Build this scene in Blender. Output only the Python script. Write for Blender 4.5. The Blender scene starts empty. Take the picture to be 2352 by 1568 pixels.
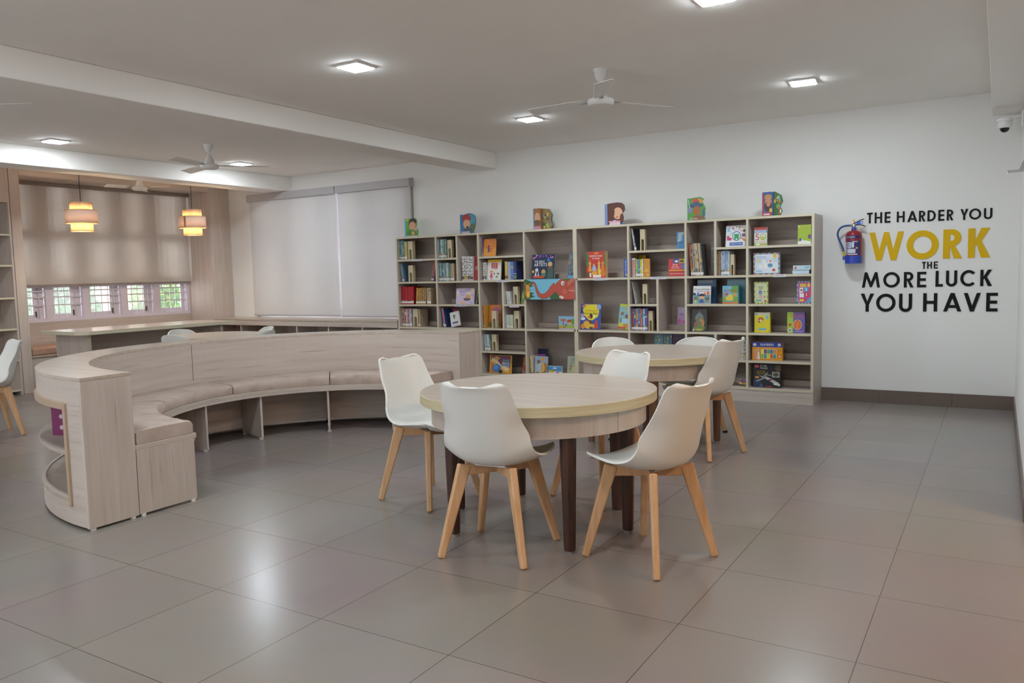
import bpy, math, random
from mathutils import Matrix, Vector
random.seed(7)
sc = bpy.context.scene
col = sc.collection
PI = math.pi
R = math.radians

# ------------------------------------------------------------------ camera, world, exposure
cam = bpy.data.cameras.new('camera')
cam.sensor_width = 36.0
cam.lens = 1819.44 / 2352 * 36.0
cam.clip_start = 0.02
cam_o = bpy.data.objects.new('camera', cam)
col.objects.link(cam_o)
cx_ = Vector((0.85212418, 0.52277586, -0.02428528))
cy_ = Vector((-0.02341184, 0.08443709, 0.99615374))
cz_ = Vector((-0.52281571, 0.84827813, -0.08419003))
m = Matrix.Identity(4)
for i in range(3):
    m[i][0], m[i][1], m[i][2] = cx_[i], cy_[i], -cz_[i]
m[0][3], m[1][3], m[2][3] = 0.0, 0.0, 1.28
cam_o.matrix_world = m
sc.camera = cam_o
sc.view_settings.view_transform = 'Standard'
sc.view_settings.look = 'None'
sc.view_settings.exposure = 0.80
sc.view_settings.gamma = 1.0
sc.view_settings.use_curve_mapping = False
sc.cycles.use_denoising = True
sc.cycles.max_bounces = 10
sc.cycles.diffuse_bounces = 6
sc.cycles.sample_clamp_indirect = 6.0
sc.cycles.caustics_reflective = False
sc.cycles.caustics_refractive = False
DAYLIGHT = 2.4          # overcast sky outside the windows
PANEL = 120.0            # radiance of the ceiling panels
LOBBY = 240.0            # radiance of the warm lobby lamps
w = bpy.data.worlds.new('overcast_sky')
sc.world = w
w.use_nodes = True
w.node_tree.nodes['Background'].inputs[0].default_value = (0.93, 0.97, 1.0, 1)
w.node_tree.nodes['Background'].inputs[1].default_value = DAYLIGHT

# ------------------------------------------------------------------ main measures (metres)
YW, YF, XL, XWIN, XR, ZC = 8.052, 7.65, -9.90, -10.44, 0.135, 2.726

# ------------------------------------------------------------------ materials
def lin(h):
    h = h.lstrip('#')
    o = []
    for k in (0, 2, 4):
        c = int(h[k:k + 2], 16) / 255
        o.append(c / 12.92 if c <= 0.04045 else ((c + 0.055) / 1.055) ** 2.4)
    return tuple(o) + (1,)

def newmat(name):
    mt = bpy.data.materials.new(name)
    mt.use_nodes = True
    nt = mt.node_tree
    return mt, nt, nt.nodes['Principled BSDF']

_mc = {}
def flat(h, rough=0.4, metal=0.0, spec=0.5):
    k = (h, rough, metal, spec)
    if k not in _mc:
        mt, nt, b = newmat('paint_' + h.lstrip('#'))
        b.inputs['Base Color'].default_value = lin(h)
        b.inputs['Roughness'].default_value = rough
        b.inputs['Metallic'].default_value = metal
        b.inputs['Specular IOR Level'].default_value = spec
        _mc[k] = mt
    return _mc[k]

def noise_mat(name, c0, c1, scale, stretch, rough=0.5, detail=6, lo=0.35, hi=0.7, bump=0.0, spec=0.4, streak=None):
    mt, nt, b = newmat(name)
    N = nt.nodes
    tc = N.new('ShaderNodeTexCoord')
    mp = N.new('ShaderNodeMapping')
    mp.inputs['Scale'].default_value = stretch
    nz = N.new('ShaderNodeTexNoise')
    nz.inputs['Scale'].default_value = scale
    nz.inputs['Detail'].default_value = detail
    nz.inputs['Roughness'].default_value = 0.6
    cr = N.new('ShaderNodeValToRGB')
    cr.color_ramp.elements[0].position = lo
    cr.color_ramp.elements[1].position = hi
    cr.color_ramp.elements[0].color = lin(c0)
    cr.color_ramp.elements[1].color = lin(c1)
    L = nt.links.new
    L(tc.outputs['Object'], mp.inputs['Vector'])
    L(mp.outputs['Vector'], nz.inputs['Vector'])
    L(nz.outputs['Fac'], cr.inputs['Fac'])
    out = cr.outputs['Color']
    if streak:
        n2 = N.new('ShaderNodeTexNoise')
        n2.inputs['Scale'].default_value = scale * 2.3
        n2.inputs['Detail'].default_value = 8
        c2 = N.new('ShaderNodeValToRGB')
        c2.color_ramp.elements[0].position = 0.60
        c2.color_ramp.elements[1].position = 0.74
        mx = N.new('ShaderNodeMix')
        mx.data_type = 'RGBA'
        L(mp.outputs['Vector'], n2.inputs['Vector'])
        L(n2.outputs['Fac'], c2.inputs['Fac'])
        ml = N.new('ShaderNodeMath')
        ml.operation = 'MULTIPLY'
        ml.inputs[1].default_value = 0.7
        L(c2.outputs['Color'], ml.inputs[0])
        L(ml.outputs[0], mx.inputs[0])
        L(out, mx.inputs[6])
        mx.inputs[7].default_value = lin(streak)
        out = mx.outputs[2]
    L(out, b.inputs['Base Color'])
    b.inputs['Roughness'].default_value = rough
    b.inputs['Specular IOR Level'].default_value = spec
    if bump:
        bp = N.new('ShaderNodeBump')
        bp.inputs['Strength'].default_value = bump
        bp.inputs['Distance'].default_value = 0.002
        L(nz.outputs['Fac'], bp.inputs['Height'])
        L(bp.outputs['Normal'], b.inputs['Normal'])
    return mt

W0, W1, WS = '#BCAFA5', '#CBBFB6', '#9C8E84'
WOOD_H = noise_mat('ash_laminate_horizontal', W0, W1, 2.0, (0.55, 0.55, 11), 0.42, streak=WS)
WOOD_V = noise_mat('ash_laminate_vertical', W0, W1, 2.0, (11, 11, 0.6), 0.42, streak=WS)
WOOD_T = noise_mat('ash_laminate_top', '#B3A496', '#C6B9AC', 2.0, (0.7, 14, 14), 0.28, streak='#A08F80')
WOOD_TY = noise_mat('ash_laminate_top_lengthwise', '#B9AA9A', '#CBBDAE', 2.0, (14, 0.7, 14), 0.22, streak='#A08F80')
WOOD_IN = noise_mat('ash_laminate_shelf', '#AB9D93', '#BBAEA5', 2.0, (0.6, 9, 9), 0.5, streak='#988A80')
PLY = noise_mat('plywood_edge', '#BBAE8A', '#D3C9A8', 3.0, (1.5, 1.5, 60), 0.5)
EDGE = flat('#CDC4AC', 0.45)
DARKWOOD = noise_mat('dark_stained_wood', '#35211A', '#55382C', 4.0, (9, 9, 0.8), 0.4)
BEECH = noise_mat('beech_wood', '#C69A70', '#D8B088', 3.0, (10, 10, 0.8), 0.4)
WHITE_SHELL = flat('#DEDDD8', 0.34)
GREY_SHELL = flat('#C9C8C2', 0.38)
CUSHION = noise_mat('beige_velour', '#AE9D92', '#C6B6AB', 6.0, (1, 1, 1), 0.95, 8, bump=0.6, spec=0.1)
WALLPAINT = noise_mat('cream_wall_paint', '#E4E3E0', '#E9E8E5', 0.6, (1, 1, 1), 0.75, 3, spec=0.2)
CEILPAINT = noise_mat('ceiling_paint', '#EFEBE6', '#F3F0EC', 0.5, (1, 1, 1), 0.85, 3, spec=0.2)
METAL = flat('#B9B9BC', 0.28, 1.0)
WHITE = flat('#E3E2E0', 0.4)
BLACK = flat('#141416', 0.35)
PAGES = flat('#E2DCCB', 0.8)
PAPER = flat('#E8E6E4', 0.6)
SKIRT = noise_mat('brown_skirting_tile', '#6A5C53', '#75675E', 1.0, (1, 1, 1), 0.35, 4)

def tile_floor():
    mt, nt, b = newmat('taupe_floor_tile')
    N, L = nt.nodes, nt.links.new
    tc = N.new('ShaderNodeTexCoord')
    mp = N.new('ShaderNodeMapping')
    S = 0.5974
    mp.inputs['Location'].default_value = (2.758 + 20 * S, -2.077 + 20 * S, 0)
    br = N.new('ShaderNodeTexBrick')
    br.offset = 0.0
    br.squash = 1.0
    br.inputs['Scale'].default_value = 1.0
    br.inputs['Brick Width'].default_value = S
    br.inputs['Row Height'].default_value = S
    br.inputs['Mortar Size'].default_value = 0.0016
    br.inputs['Mortar Smooth'].default_value = 0.2
    br.inputs['Bias'].default_value = 0.0
    br.inputs['Color1'].default_value = lin('#8C837E')
    br.inputs['Color2'].default_value = lin('#918883')
    br.inputs['Mortar'].default_value = lin('#4F443D')
    nz = N.new('ShaderNodeTexNoise')
    nz.inputs['Scale'].default_value = 1.3
    nz.inputs['Detail'].default_value = 6
    mx = N.new('ShaderNodeMix')
    mx.data_type = 'RGBA'
    mx.blend_type = 'MULTIPLY'
    mx.inputs[0].default_value = 0.25
    rr = N.new('ShaderNodeMapRange')
    rr.inputs[3].default_value = 0.19
    rr.inputs[4].default_value = 0.29
    L(tc.outputs['Object'], mp.inputs['Vector'])
    L(mp.outputs['Vector'], br.inputs['Vector'])
    L(tc.outputs['Object'], nz.inputs['Vector'])
    L(br.outputs['Color'], mx.inputs[6])
    L(nz.outputs['Color'], mx.inputs[7])
    L(mx.outputs[2], b.inputs['Base Color'])
    L(nz.outputs['Fac'], rr.inputs[0])
    L(rr.outputs[0], b.inputs['Roughness'])
    b.inputs['Specular IOR Level'].default_value = 0.5
    return mt
FLOOR = tile_floor()

def emit(name, c, s):
    mt, nt, b = newmat(name)
    b.inputs['Base Color'].default_value = (0.9, 0.9, 0.9, 1)
    b.inputs['Emission Color'].default_value = c
    b.inputs['Emission Strength'].default_value = s
    return mt
LED = emit('led_diffuser', (0.83, 0.93, 1.0, 1), PANEL)
WARM_LED = emit('warm_diffuser', (1.0, 0.64, 0.36, 1), LOBBY)
BULB = emit('warm_bulb', (1.0, 0.76, 0.48, 1), 150.0)

def cloth(name, c, trans, weave=0.0, openness=0.0):
    mt, nt, b = newmat(name)
    N, L = nt.nodes, nt.links.new
    N.remove(b)
    out = N['Material Output']
    tc = N.new('ShaderNodeTexCoord')
    wv = N.new('ShaderNodeTexNoise')
    wv.inputs['Scale'].default_value = 3
    wv.inputs['Detail'].default_value = 8
    mp = N.new('ShaderNodeMapping')
    mp.inputs['Scale'].default_value = (18, 18, 1)
    cr = N.new('ShaderNodeValToRGB')
    a = lin(c)
    cr.color_ramp.elements[0].position = 0.3
    cr.color_ramp.elements[1].position = 0.7
    cr.color_ramp.elements[0].color = tuple(v * (1 - weave) for v in a[:3]) + (1,)
    cr.color_ramp.elements[1].color = a
    d = N.new('ShaderNodeBsdfDiffuse')
    t = N.new('ShaderNodeBsdfTranslucent')
    mx = N.new('ShaderNodeMixShader')
    mx.inputs[0].default_value = trans
    L(tc.outputs['Object'], mp.inputs['Vector'])
    L(mp.outputs['Vector'], wv.inputs['Vector'])
    L(wv.outputs['Fac'], cr.inputs['Fac'])
    L(cr.outputs['Color'], d.inputs['Color'])
    L(cr.outputs['Color'], t.inputs['Color'])
    L(d.outputs[0], mx.inputs[1])
    L(t.outputs[0], mx.inputs[2])
    last = mx
    if openness:
        tp = N.new('ShaderNodeBsdfTransparent')
        m3 = N.new('ShaderNodeMixShader')
        m3.inputs[0].default_value = openness
        L(mx.outputs[0], m3.inputs[1])
        L(tp.outputs[0], m3.inputs[2])
        last = m3
    L(last.outputs[0], out.inputs[0])
    return mt
BLIND_BEIGE = cloth('beige_blind_fabric', '#DDD6CE', 0.30, 0.05, 0.12)
BLIND_GREY = cloth('grey_blind_fabric', '#DDDBDA', 0.24, 0.03, 0.03)
SHADE = cloth('cotton_lamp_shade', '#D9C4B4', 0.20, 0.05)
CANE = cloth('cane_lamp_shade', '#F6E0BE', 0.6, 0.22)

def glass_mat(name, haze):
    mt, nt, b = newmat(name)
    N, L = nt.nodes, nt.links.new
    N.remove(b)
    g = N.new('ShaderNodeBsdfTransparent')
    d = N.new('ShaderNodeBsdfTranslucent')
    d.inputs[0].default_value = (0.95, 0.97, 0.98, 1)
    s = N.new('ShaderNodeBsdfGlossy')
    s.inputs['Roughness'].default_value = 0.05
    m1 = N.new('ShaderNodeMixShader')
    m1.inputs[0].default_value = haze
    m2 = N.new('ShaderNodeMixShader')
    m2.inputs[0].default_value = 0.05
    L(g.outputs[0], m1.inputs[1])
    L(d.outputs[0], m1.inputs[2])
    L(m1.outputs[0], m2.inputs[1])
    L(s.outputs[0], m2.inputs[2])
    L(m2.outputs[0], N['Material Output'].inputs[0])
    return mt
HAZY = glass_mat('hazy_window_glass', 0.10)
CLEAR = glass_mat('clear_window_glass', 0.04)
PLASTIC = glass_mat('clear_plastic_film', 0.12)

# ------------------------------------------------------------------ mesh helpers
class MB:
    def __init__(s, off=(0, 0, 0)):
        s.v, s.f, s.m, s.off = [], [], [], off
    def add(s, vs, fs, mat=0):
        n = len(s.v)
        s.v += [(a - s.off[0], b - s.off[1], c - s.off[2]) for a, b, c in vs]
        for k, f in enumerate(fs):
            s.f.append([n + i for i in f])
            s.m.append(mat[k] if isinstance(mat, (list, tuple)) else mat)
        return s
    def box(s, x0, x1, y0, y1, z0, z1, mat=0):
        v = [(x, y, z) for z in (z0, z1) for y in (y0, y1) for x in (x0, x1)]
        f = [(0, 2, 3, 1), (4, 5, 7, 6), (0, 1, 5, 4), (2, 6, 7, 3), (0, 4, 6, 2), (1, 3, 7, 5)]
        return s.add(v, f, mat)
    def prism(s, poly, y0, y1, mat=0, side=None, axis='y'):
        n = len(poly)
        def P(a, b, d):
            return (a, d, b) if axis == 'y' else ((a, b, d) if axis == 'z' else (d, a, b))
        v = [P(a, b, y0) for a, b in poly] + [P(a, b, y1) for a, b in poly]
        s.add(v, [list(range(n))[::-1] if axis == 'z' else list(range(n)), [n + i for i in range(n)] if axis == 'z' else [n + i for i in range(n)][::-1]], mat)
        fs = [(i, (i + 1) % n, n + (i + 1) % n, n + i) for i in range(n)]
        if axis == 'y':
            fs = [f[::-1] for f in fs]
        return s.add(v, fs, mat if side is None else side)
    def lathe(s, prof, c=(0, 0, 0), n=32, mat=0, caps=True):
        v, f = [], []
        for r, z in prof:
            for k in range(n):
                a = 2 * PI * k / n
                v.append((c[0] + r * math.cos(a), c[1] + r * math.sin(a), c[2] + z))
        for i in range(len(prof) - 1):
            for k in range(n):
                f.append((i * n + k, i * n + (k + 1) % n, (i + 1) * n + (k + 1) % n, (i + 1) * n + k))
        if caps:
            f.append(tuple(range(n))[::-1])
            f.append(tuple((len(prof) - 1) * n + k for k in range(n)))
        return s.add(v, f, mat)
    def tube(s, path, r, n=10, mat=0, r1=None):
        pts = [Vector(p) for p in path]
        v, f = [], []
        up = Vector((0.13, 0.27, 0.95))
        for i, p in enumerate(pts):
            d = (pts[min(i + 1, len(pts) - 1)] - pts[max(i - 1, 0)]).normalized()
            a = d.cross(up)
            if a.length < 1e-3:
                a = d.cross(Vector((1, 0, 0)))
            a.normalize()
            b = d.cross(a)
            rr = r if r1 is None else r + (r1 - r) * i / max(1, len(pts) - 1)
            for k in range(n):
                t = 2 * PI * k / n
                q = p + a * rr * math.cos(t) + b * rr * math.sin(t)
                v.append(tuple(q))
        for i in range(len(pts) - 1):
            for k in range(n):
                f.append((i * n + k, i * n + (k + 1) % n, (i + 1) * n + (k + 1) % n, (i + 1) * n + k))
        f.append(tuple(range(n))[::-1])
        f.append(tuple((len(pts) - 1) * n + k for k in range(n)))
        return s.add(v, f, mat)
    def bar(s, p0, p1, w0, d0, w1, d1, side, mat=0):
        """tapered rectangular bar from p0 to p1; `side` is the horizontal direction of its width w"""
        p0, p1 = Vector(p0), Vector(p1)
        ax = (p1 - p0).normalized()
        sd = Vector(side).normalized()
        nr = ax.cross(sd).normalized()
        v = []
        for p, ww, dd in ((p0, w0, d0), (p1, w1, d1)):
            for a, b in ((-1, -1), (1, -1), (1, 1), (-1, 1)):
                v.append(tuple(p + sd * a * ww / 2 + nr * b * dd / 2))
        return s.add(v, [(0, 1, 2, 3), (7, 6, 5, 4), (0, 4, 5, 1), (1, 5, 6, 2), (2, 6, 7, 3), (3, 7, 4, 0)], mat)
    def arc(s, c, r0, r1, a0, a1, z0, z1, mat=0, n=None, top=None):
        """annular slab; angle a runs so that the point is c + r(-cos a, sin a)"""
        n = n or max(2, int(abs(a1 - a0) / 3))
        v, f, mm = [], [], []
        for i in range(n + 1):
            a = R(a0 + (a1 - a0) * i / n)
            for r in (r0, r1):
                for z in (z0, z1):
                    v.append((c[0] - r * math.cos(a), c[1] + r * math.sin(a), z))
        for i in range(n):
            b, d = 4 * i, 4 * i + 4
            f += [(b, b + 1, d + 1, d), (b + 2, d + 2, d + 3, b + 3), (b, d, d + 2, b + 2), (b + 1, b + 3, d + 3, d + 1)]
            mm += [mat, mat, mat, mat if top is None else top]
        f += [(0, 2, 3, 1), (4 * n, 4 * n + 1, 4 * n + 3, 4 * n + 2)]
        mm += [mat, mat]
        return s.add(v, f, mm)
    def build(s, name, mats, parent=None, smooth=False, bevel=0.0, segs=2, loc=None):
        me = bpy.data.meshes.new(name)
        me.from_pydata(s.v, [], s.f)
        for mt in (mats if isinstance(mats, (list, tuple)) else [mats]):
            me.materials.append(mt)
        me.polygons.foreach_set('material_index', s.m)
        me.update()
        import bmesh
        b = bmesh.new()
        b.from_mesh(me)
        bmesh.ops.recalc_face_normals(b, faces=b.faces)
        b.to_mesh(me)
        b.free()
        o = bpy.data.objects.new(name, me)
        col.objects.link(o)
        if parent:
            o.parent = parent
        if loc:
            o.location = loc
        if smooth:
            me.polygons.foreach_set('use_smooth', [True] * len(me.polygons))
            try:
                me.set_sharp_from_angle(angle=R(38))
            except Exception:
                pass
        if bevel:
            bv = o.modifiers.new('bevel', 'BEVEL')
            bv.width = bevel
            bv.segments = segs
            bv.limit_method = 'ANGLE'
        return o

def tag(o, label=None, cat=None, group=None, kind=None):
    if label: o['label'] = label
    if cat: o['category'] = cat
    if group: o['group'] = group
    if kind: o['kind'] = kind
    return o

def thing(name, label, cat, loc=(0, 0, 0), rz=0.0, group=None):
    o = bpy.data.objects.new(name, None)
    o.empty_display_size = 0.1
    col.objects.link(o)
    o.location = loc
    o.rotation_euler = (0, 0, rz)
    return tag(o, label, cat, group)

def dup(o, loc, rz, label, group=None, parent=None):
    c = o.copy()
    col.objects.link(c)
    c.parent = parent
    if parent is None:
        c.location = loc
        c.rotation_euler = (0, 0, rz)
        c['label'] = label
        if group: c['group'] = group
    for ch in list(o.children):
        dup(ch, None, None, None, None, c)
    return c

def text_shape(txt, extrude=0.0):
    cu = bpy.data.curves.new('t', 'FONT')
    cu.body = txt
    cu.size = 1.0
    cu.extrude = extrude
    cu.resolution_u = 3
    o = bpy.data.objects.new('t', cu)
    col.objects.link(o)
    me = bpy.data.meshes.new_from_object(o)
    vs = [tuple(v.co) for v in me.vertices]
    fs = [list(p.vertices) for p in me.polygons]
    bpy.data.objects.remove(o)
    bpy.data.meshes.remove(me)
    bpy.data.curves.remove(cu)
    xs = [v[0] for v in vs] or [0, 1]
    ys = [v[1] for v in vs] or [0, 1]
    return vs, fs, min(xs), max(xs), min(ys), max(ys)

def struct(o):
    o['kind'] = 'structure'
    return o
# ------------------------------------------------------------------ the room shell
Y0, XN = -3.0, 3.6
struct(MB().box(-11.0, XN, Y0 - 0.2, 8.35, -0.12, 0.0).build('floor', FLOOR))
struct(MB().box(-11.0, XN, Y0 - 0.2, 8.35, ZC, ZC + 0.15).build('ceiling', CEILPAINT))
# back wall with the opening of the wide window
WX0, WX1, WZ0, WZ1 = -9.41, -6.385, 0.75, 2.535
wb = MB()
wb.box(-11.0, WX0, YW, YW + 0.22, 0, ZC).box(WX1, XN, YW, YW + 0.22, 0, ZC)
wb.box(WX0, WX1, YW, YW + 0.22, 0, WZ0).box(WX0, WX1, YW, YW + 0.22, WZ1, ZC)
struct(wb.build('wall_back', WALLPAINT))
# left wall: plain part, and the wood-clad bay of the window
struct(MB().box(XL - 0.22, XL, Y0, 3.9, 0, ZC).build('wall_left', WALLPAINT))
LY0, LY1, LZ0, LZ1 = 5.20, 7.69, 0.815, 2.60
lw = MB()
lw.box(XWIN - 0.2, XWIN, 3.9, LY0, 0, ZC).box(XWIN - 0.2, XWIN, LY1, 8.05, 0, ZC)
lw.box(XWIN - 0.2, XWIN, LY0, LY1, 0, LZ0).box(XWIN - 0.2, XWIN, LY0, LY1, LZ1, ZC)
struct(lw.build('wall_left_bay', WOOD_H))
struct(MB().box(XWIN, XL, LY1, YW, 0, ZC).build('trim_1', WOOD_V, bevel=0.002))
struct(MB().box(XWIN, XL, 4.935, 5.05, 0, ZC).build('trim_2', WOOD_V, bevel=0.002))
struct(MB().box(XWIN, XL, 5.05, LY1, 2.59, ZC).build('trim_3', WOOD_H, bevel=0.002))
# right wall ends at the opening towards the lobby; front wall behind the camera
struct(MB().box(XR, XR + 0.2, 4.56, YW, 0, ZC).box(XR, XR + 0.2, 0.5, 4.56, 2.3, ZC).box(XR, XR + 0.2, Y0, -0.6, 0, ZC).box(XR, XR + 0.2, -0.6, 0.5, 2.3, ZC).build('wall_right', WALLPAINT))
struct(MB().box(-11.0, -8.6, Y0 - 0.2, Y0, 0, ZC).box(-1.6, XN, Y0 - 0.2, Y0, 0, ZC).box(-8.6, -1.6, Y0 - 0.2, Y0, 0, .8).box(-8.6, -1.6, Y0 - 0.2, Y0, 2.45, ZC).build('wall_front', WALLPAINT))  # wide gap left for the added fill window
struct(MB().box(XN, XN + 0.2, Y0, 8.3, 0, ZC).build('wall_lobby', WALLPAINT))
# ceiling beams
struct(MB().box(-5.50, -5.12, Y0, YW, 2.533, ZC).build('ceiling_beam', CEILPAINT, bevel=0.01))
struct(MB().box(-8.95, -8.57, Y0, YW, 2.525, ZC).build('ceiling_beam', CEILPAINT, bevel=0.01))
struct(MB().box(-0.085, XR, Y0, YW, 2.53, ZC).build('ceiling_beam', CEILPAINT, bevel=0.004))
# skirting
sk = MB()
for a, b in ((-1.45, -0.94), (-0.937, -0.34), (-0.337, XR)):
    sk.box(a, b, YW - 0.012, YW, 0, 0.122)
struct(sk.build('baseboard_back', SKIRT, bevel=0.001))
sk = MB()
for k in range(6):
    sk.box(XR - 0.01, XR, 4.56 + 0.582 * k, 4.56 + 0.582 * (k + 1) - 0.003, 0, 0.12)
struct(sk.build('baseboard_right', SKIRT, bevel=0.001))

# ------------------------------------------------------------------ windows
PVC = flat('#DCD4DE', 0.4)
def window(name, axis, pos, a0, a1, z0, z1, muls, trans, glass, depth=0.09, bars=None):
    """axis 'x': plane at x=pos, running along y; 'y': plane at y=pos, running along x"""
    root = bpy.data.objects.new(name, None)
    col.objects.link(root)
    root['kind'] = 'structure'
    sg = -1 if axis == 'x' else 1
    def B(mb, u0, u1, d0, d1, zz0, zz1):
        d = sorted((pos + sg * d0, pos + sg * d1))
        if axis == 'x':
            mb.box(d[0], d[1], u0, u1, zz0, zz1)
        else:
            mb.box(u0, u1, d[0], d[1], zz0, zz1)
    fr = MB()
    B(fr, a0, a1, 0.01, depth, z0, z0 + 0.045)
    B(fr, a0, a1, 0.01, depth, z1 - 0.05, z1)
    B(fr, a0, a0 + 0.05, 0.01, depth, z0 + .045, z1 - .05)
    B(fr, a1 - 0.05, a1, 0.01, depth, z0 + .045, z1 - .05)
    for c in muls:
        B(fr, c - 0.045, c + 0.045, 0.013, depth - .003, z0 + .045, z1 - .05)
    for z in trans:
        B(fr, a0 + .05, a1 - .05, 0.016, depth - 0.012, z - 0.06, z + 0.06)
    fr.build('window_frame', PVC, root, bevel=0.003)
    edges = [a0 + 0.05] + [c + k * 0.045 for c in muls for k in (-1, 1)] + [a1 - 0.05]
    for i in range(0, len(edges), 2):
        u0, u1 = edges[i], edges[i + 1]
        n = max(3, round((u1 - u0) / 0.085))
        gr = MB()
        for k in range(1, n):
            B(gr, u0 + (u1 - u0) * k / n - 0.004, u0 + (u1 - u0) * k / n + 0.004, 0.03, 0.042, z0 + 0.045, z1 - 0.05)
        for z in ([z0 + 0.36, z0 + 0.30] if bars is None else bars):
            B(gr, u0, u1, 0.027, 0.044, z - 0.008, z + 0.008)
        B(gr, u0, u1, 0.027, 0.044, z1 - 0.35, z1 - 0.334)
        B(gr, u0, u1, 0.027, 0.044, z1 - 0.25, z1 - 0.234)
        gr.build('grille', flat('#D8D2D6', 0.35), root)
        sa = MB()
        s1 = u1 - .01 if axis == 'x' else u1
        sw = .13 if axis == 'x' and i < 8 else .06
        for q0, q1, r0, r1 in ((u0, s1, z0 + 0.045, z0 + 0.10), (u0, u0 + 0.04, z0 + 0.10, z1 - 0.05), (s1 - sw, s1, z0 + 0.10, z1 - 0.05)):
            B(sa, q0, q1, 0.055, depth - 0.005, r0, r1)
        sa.build('sash', PVC, root, bevel=0.002)
        g = MB()
        B(g, u0 + 0.03, s1 - sw + .01, 0.066, 0.070, z0 + 0.09, z1 - 0.05)
        g.build('pane', glass[min(i // 2, len(glass) - 1)], root)
        if axis == 'x' and i < 8:
            hd = MB()
            B(hd, s1 - sw + .02, s1 - sw + .035, 0.044, 0.056, z0 + 0.07, z0 + 0.14)
            hd.build('latch', flat('#4B474A', 0.4), root)
    return root
window('window_1', 'x', XWIN, LY0, LY1, LZ0, LZ1, [5.60, 6.085, 6.628, 7.14], [1.93, 1.315], [HAZY, HAZY, HAZY, HAZY, CLEAR], bars=[1.21, 1.133, 1.03])
window('window_2', 'y', YW, WX0, WX1, WZ0, WZ1, [-8.65, -7.90, -7.15], [1.93], [HAZY], bars=[1.2, 1.4, 1.62])
wf = bpy.data.objects.new('added_fill_window', None)  # added window behind the camera, out of view, lets in daylight as fill
col.objects.link(wf)
wf['kind'] = 'structure'
fb = MB()
for k in range(8):
    fb.box(-8.6 + k - .03, -8.6 + k + .03, Y0 - .12, Y0 - .06, .8, 2.45)
for z in (.8, 1.9, 2.39):
    fb.box(-8.6, -1.6, Y0 - .12, Y0 - .06, z, z + .06)
fb.build('window_frame', PVC, wf)
for o in bpy.data.objects:
    if o.name == 'window_2':
        o.location.y = 0.075

struct(MB().box(-6.52, -6.386, YW + .016, YW + .05, .75, 2.53).box(-9.409, -9.34, YW + .016, YW + .05, .75, 2.53).build('trim_4', flat('#9A978A', .6)))
def blind(name, axis, pos, a0, a1, z0, z1, mat, boxmat, label, boxh=0.10):
    mid = (a0 + a1) / 2
    loc = (pos, mid, z1) if axis == 'x' else (mid, pos, z1)
    t = thing(name, label, 'blind', loc, 0, 'roller blinds')
    def B(mb, u0, u1, d0, d1, zz0, zz1):
        if axis == 'x':
            mb.box(d0, d1, u0, u1, zz0, zz1)
        else:
            mb.box(u0, u1, d0, d1, zz0, zz1)
    f = MB(loc)
    B(f, a0, a1, pos - 0.0006, pos + 0.0006, z0, z1 - 0.02)
    f.build('blind_fabric', mat, t)
    f = MB(loc)
    B(f, a0, a1, pos - 0.008, pos + 0.008, z0 - 0.012, z0 + 0.012)
    f.build('bottom_bar', boxmat, t, bevel=0.004)
    f = MB(loc)
    s = 0.012
    B(f, a0 - s, a1 + s, pos - 0.045, pos + 0.045, z1 - boxh, z1)
    f.build('headbox', boxmat, t, bevel=0.008)
    f = MB(loc)
    e = a1 + s + 0.004
    for k in (-1, 1):
        if axis == 'x':
            f.tube([(pos + 0.02 * k, e, z1 - 0.03), (pos + 0.02 * k, e, z0 + 0.1)], 0.0015, 6)
        else:
            f.tube([(e, pos + 0.02 * k - 0.03, z1 - 0.03), (e, pos + 0.02 * k - 0.03, z0 + 0.1)], 0.0015, 6)
    f.build('pull_chain', flat('#D5D2D2', 0.5), t)
    return t
blind('roller_blind', 'x', XWIN + 0.055, 5.24, 7.665, 1.285, 2.592, BLIND_BEIGE, flat('#8F857F', 0.5), 'wide beige roller blind half lowered over the window bay on the left', 0.05)
blind('roller_blind', 'y', YW - 0.052, -9.394, -7.672, 0.778, 2.522, BLIND_GREY, flat('#B5B2B4', 0.5), 'left of the two grey roller blinds on the back wall window')
blind('roller_blind', 'y', YW - 0.052, -7.640, -6.391, 0.768, 2.522, BLIND_GREY, flat('#B5B2B4', 0.5), 'right grey roller blind beside the bookshelf on the back wall window')

# outside: a pink rendered house and trees
def tree(label, x, y, z, r, c0, c1, n, leaf):
    t = thing('tree', label, 'tree', (x, y, -0.5))
    tr = MB((x, y, -0.5)).lathe([(0.12, -0.5), (0.09, z - r * 0.4), (0.05, z)], (x, y, 0), 10)
    tr.build('trunk', flat('#5A4636', 0.9), t)
    f = MB((x, y, -0.5))
    rnd = random.Random(int(x * 10 + y * 7))
    for _ in range(n):
        d = Vector((rnd.gauss(0, 1), rnd.gauss(0, 1), rnd.gauss(0, 1))).normalized() * r * rnd.uniform(0.35, 1) ** 0.6
        p = Vector((x, y, z)) + d
        a = Vector((rnd.gauss(0, 1), rnd.gauss(0, 1), rnd.gauss(0, 1))).normalized()
        b = a.orthogonal().normalized()
        f.add([tuple(p - a * leaf), tuple(p + b * leaf * .4), tuple(p + a * leaf), tuple(p - b * leaf * .4)], [(0, 1, 2, 3)], rnd.choice((0, 0, 1)))
    f.build('foliage', [flat(c0, 0.6), flat(c1, 0.6)], t)
tree('vivid green leafy tree close outside the rightmost open window pane', -11.75, 8.02, 1.0, 0.40, '#4B8E22', '#8FAE2C', 900, 0.07)
tree('hazy green tree outside the left window behind the first two panes', -14.4, 7.70, 0.8, 0.80, '#4E7F4A', '#6F9A68', 1500, 0.12)
tree('hazy green tree outside the left window behind the third pane', -15.4, 9.45, 0.7, 0.75, '#4E7F4A', '#6F9868', 1500, 0.12)
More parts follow.
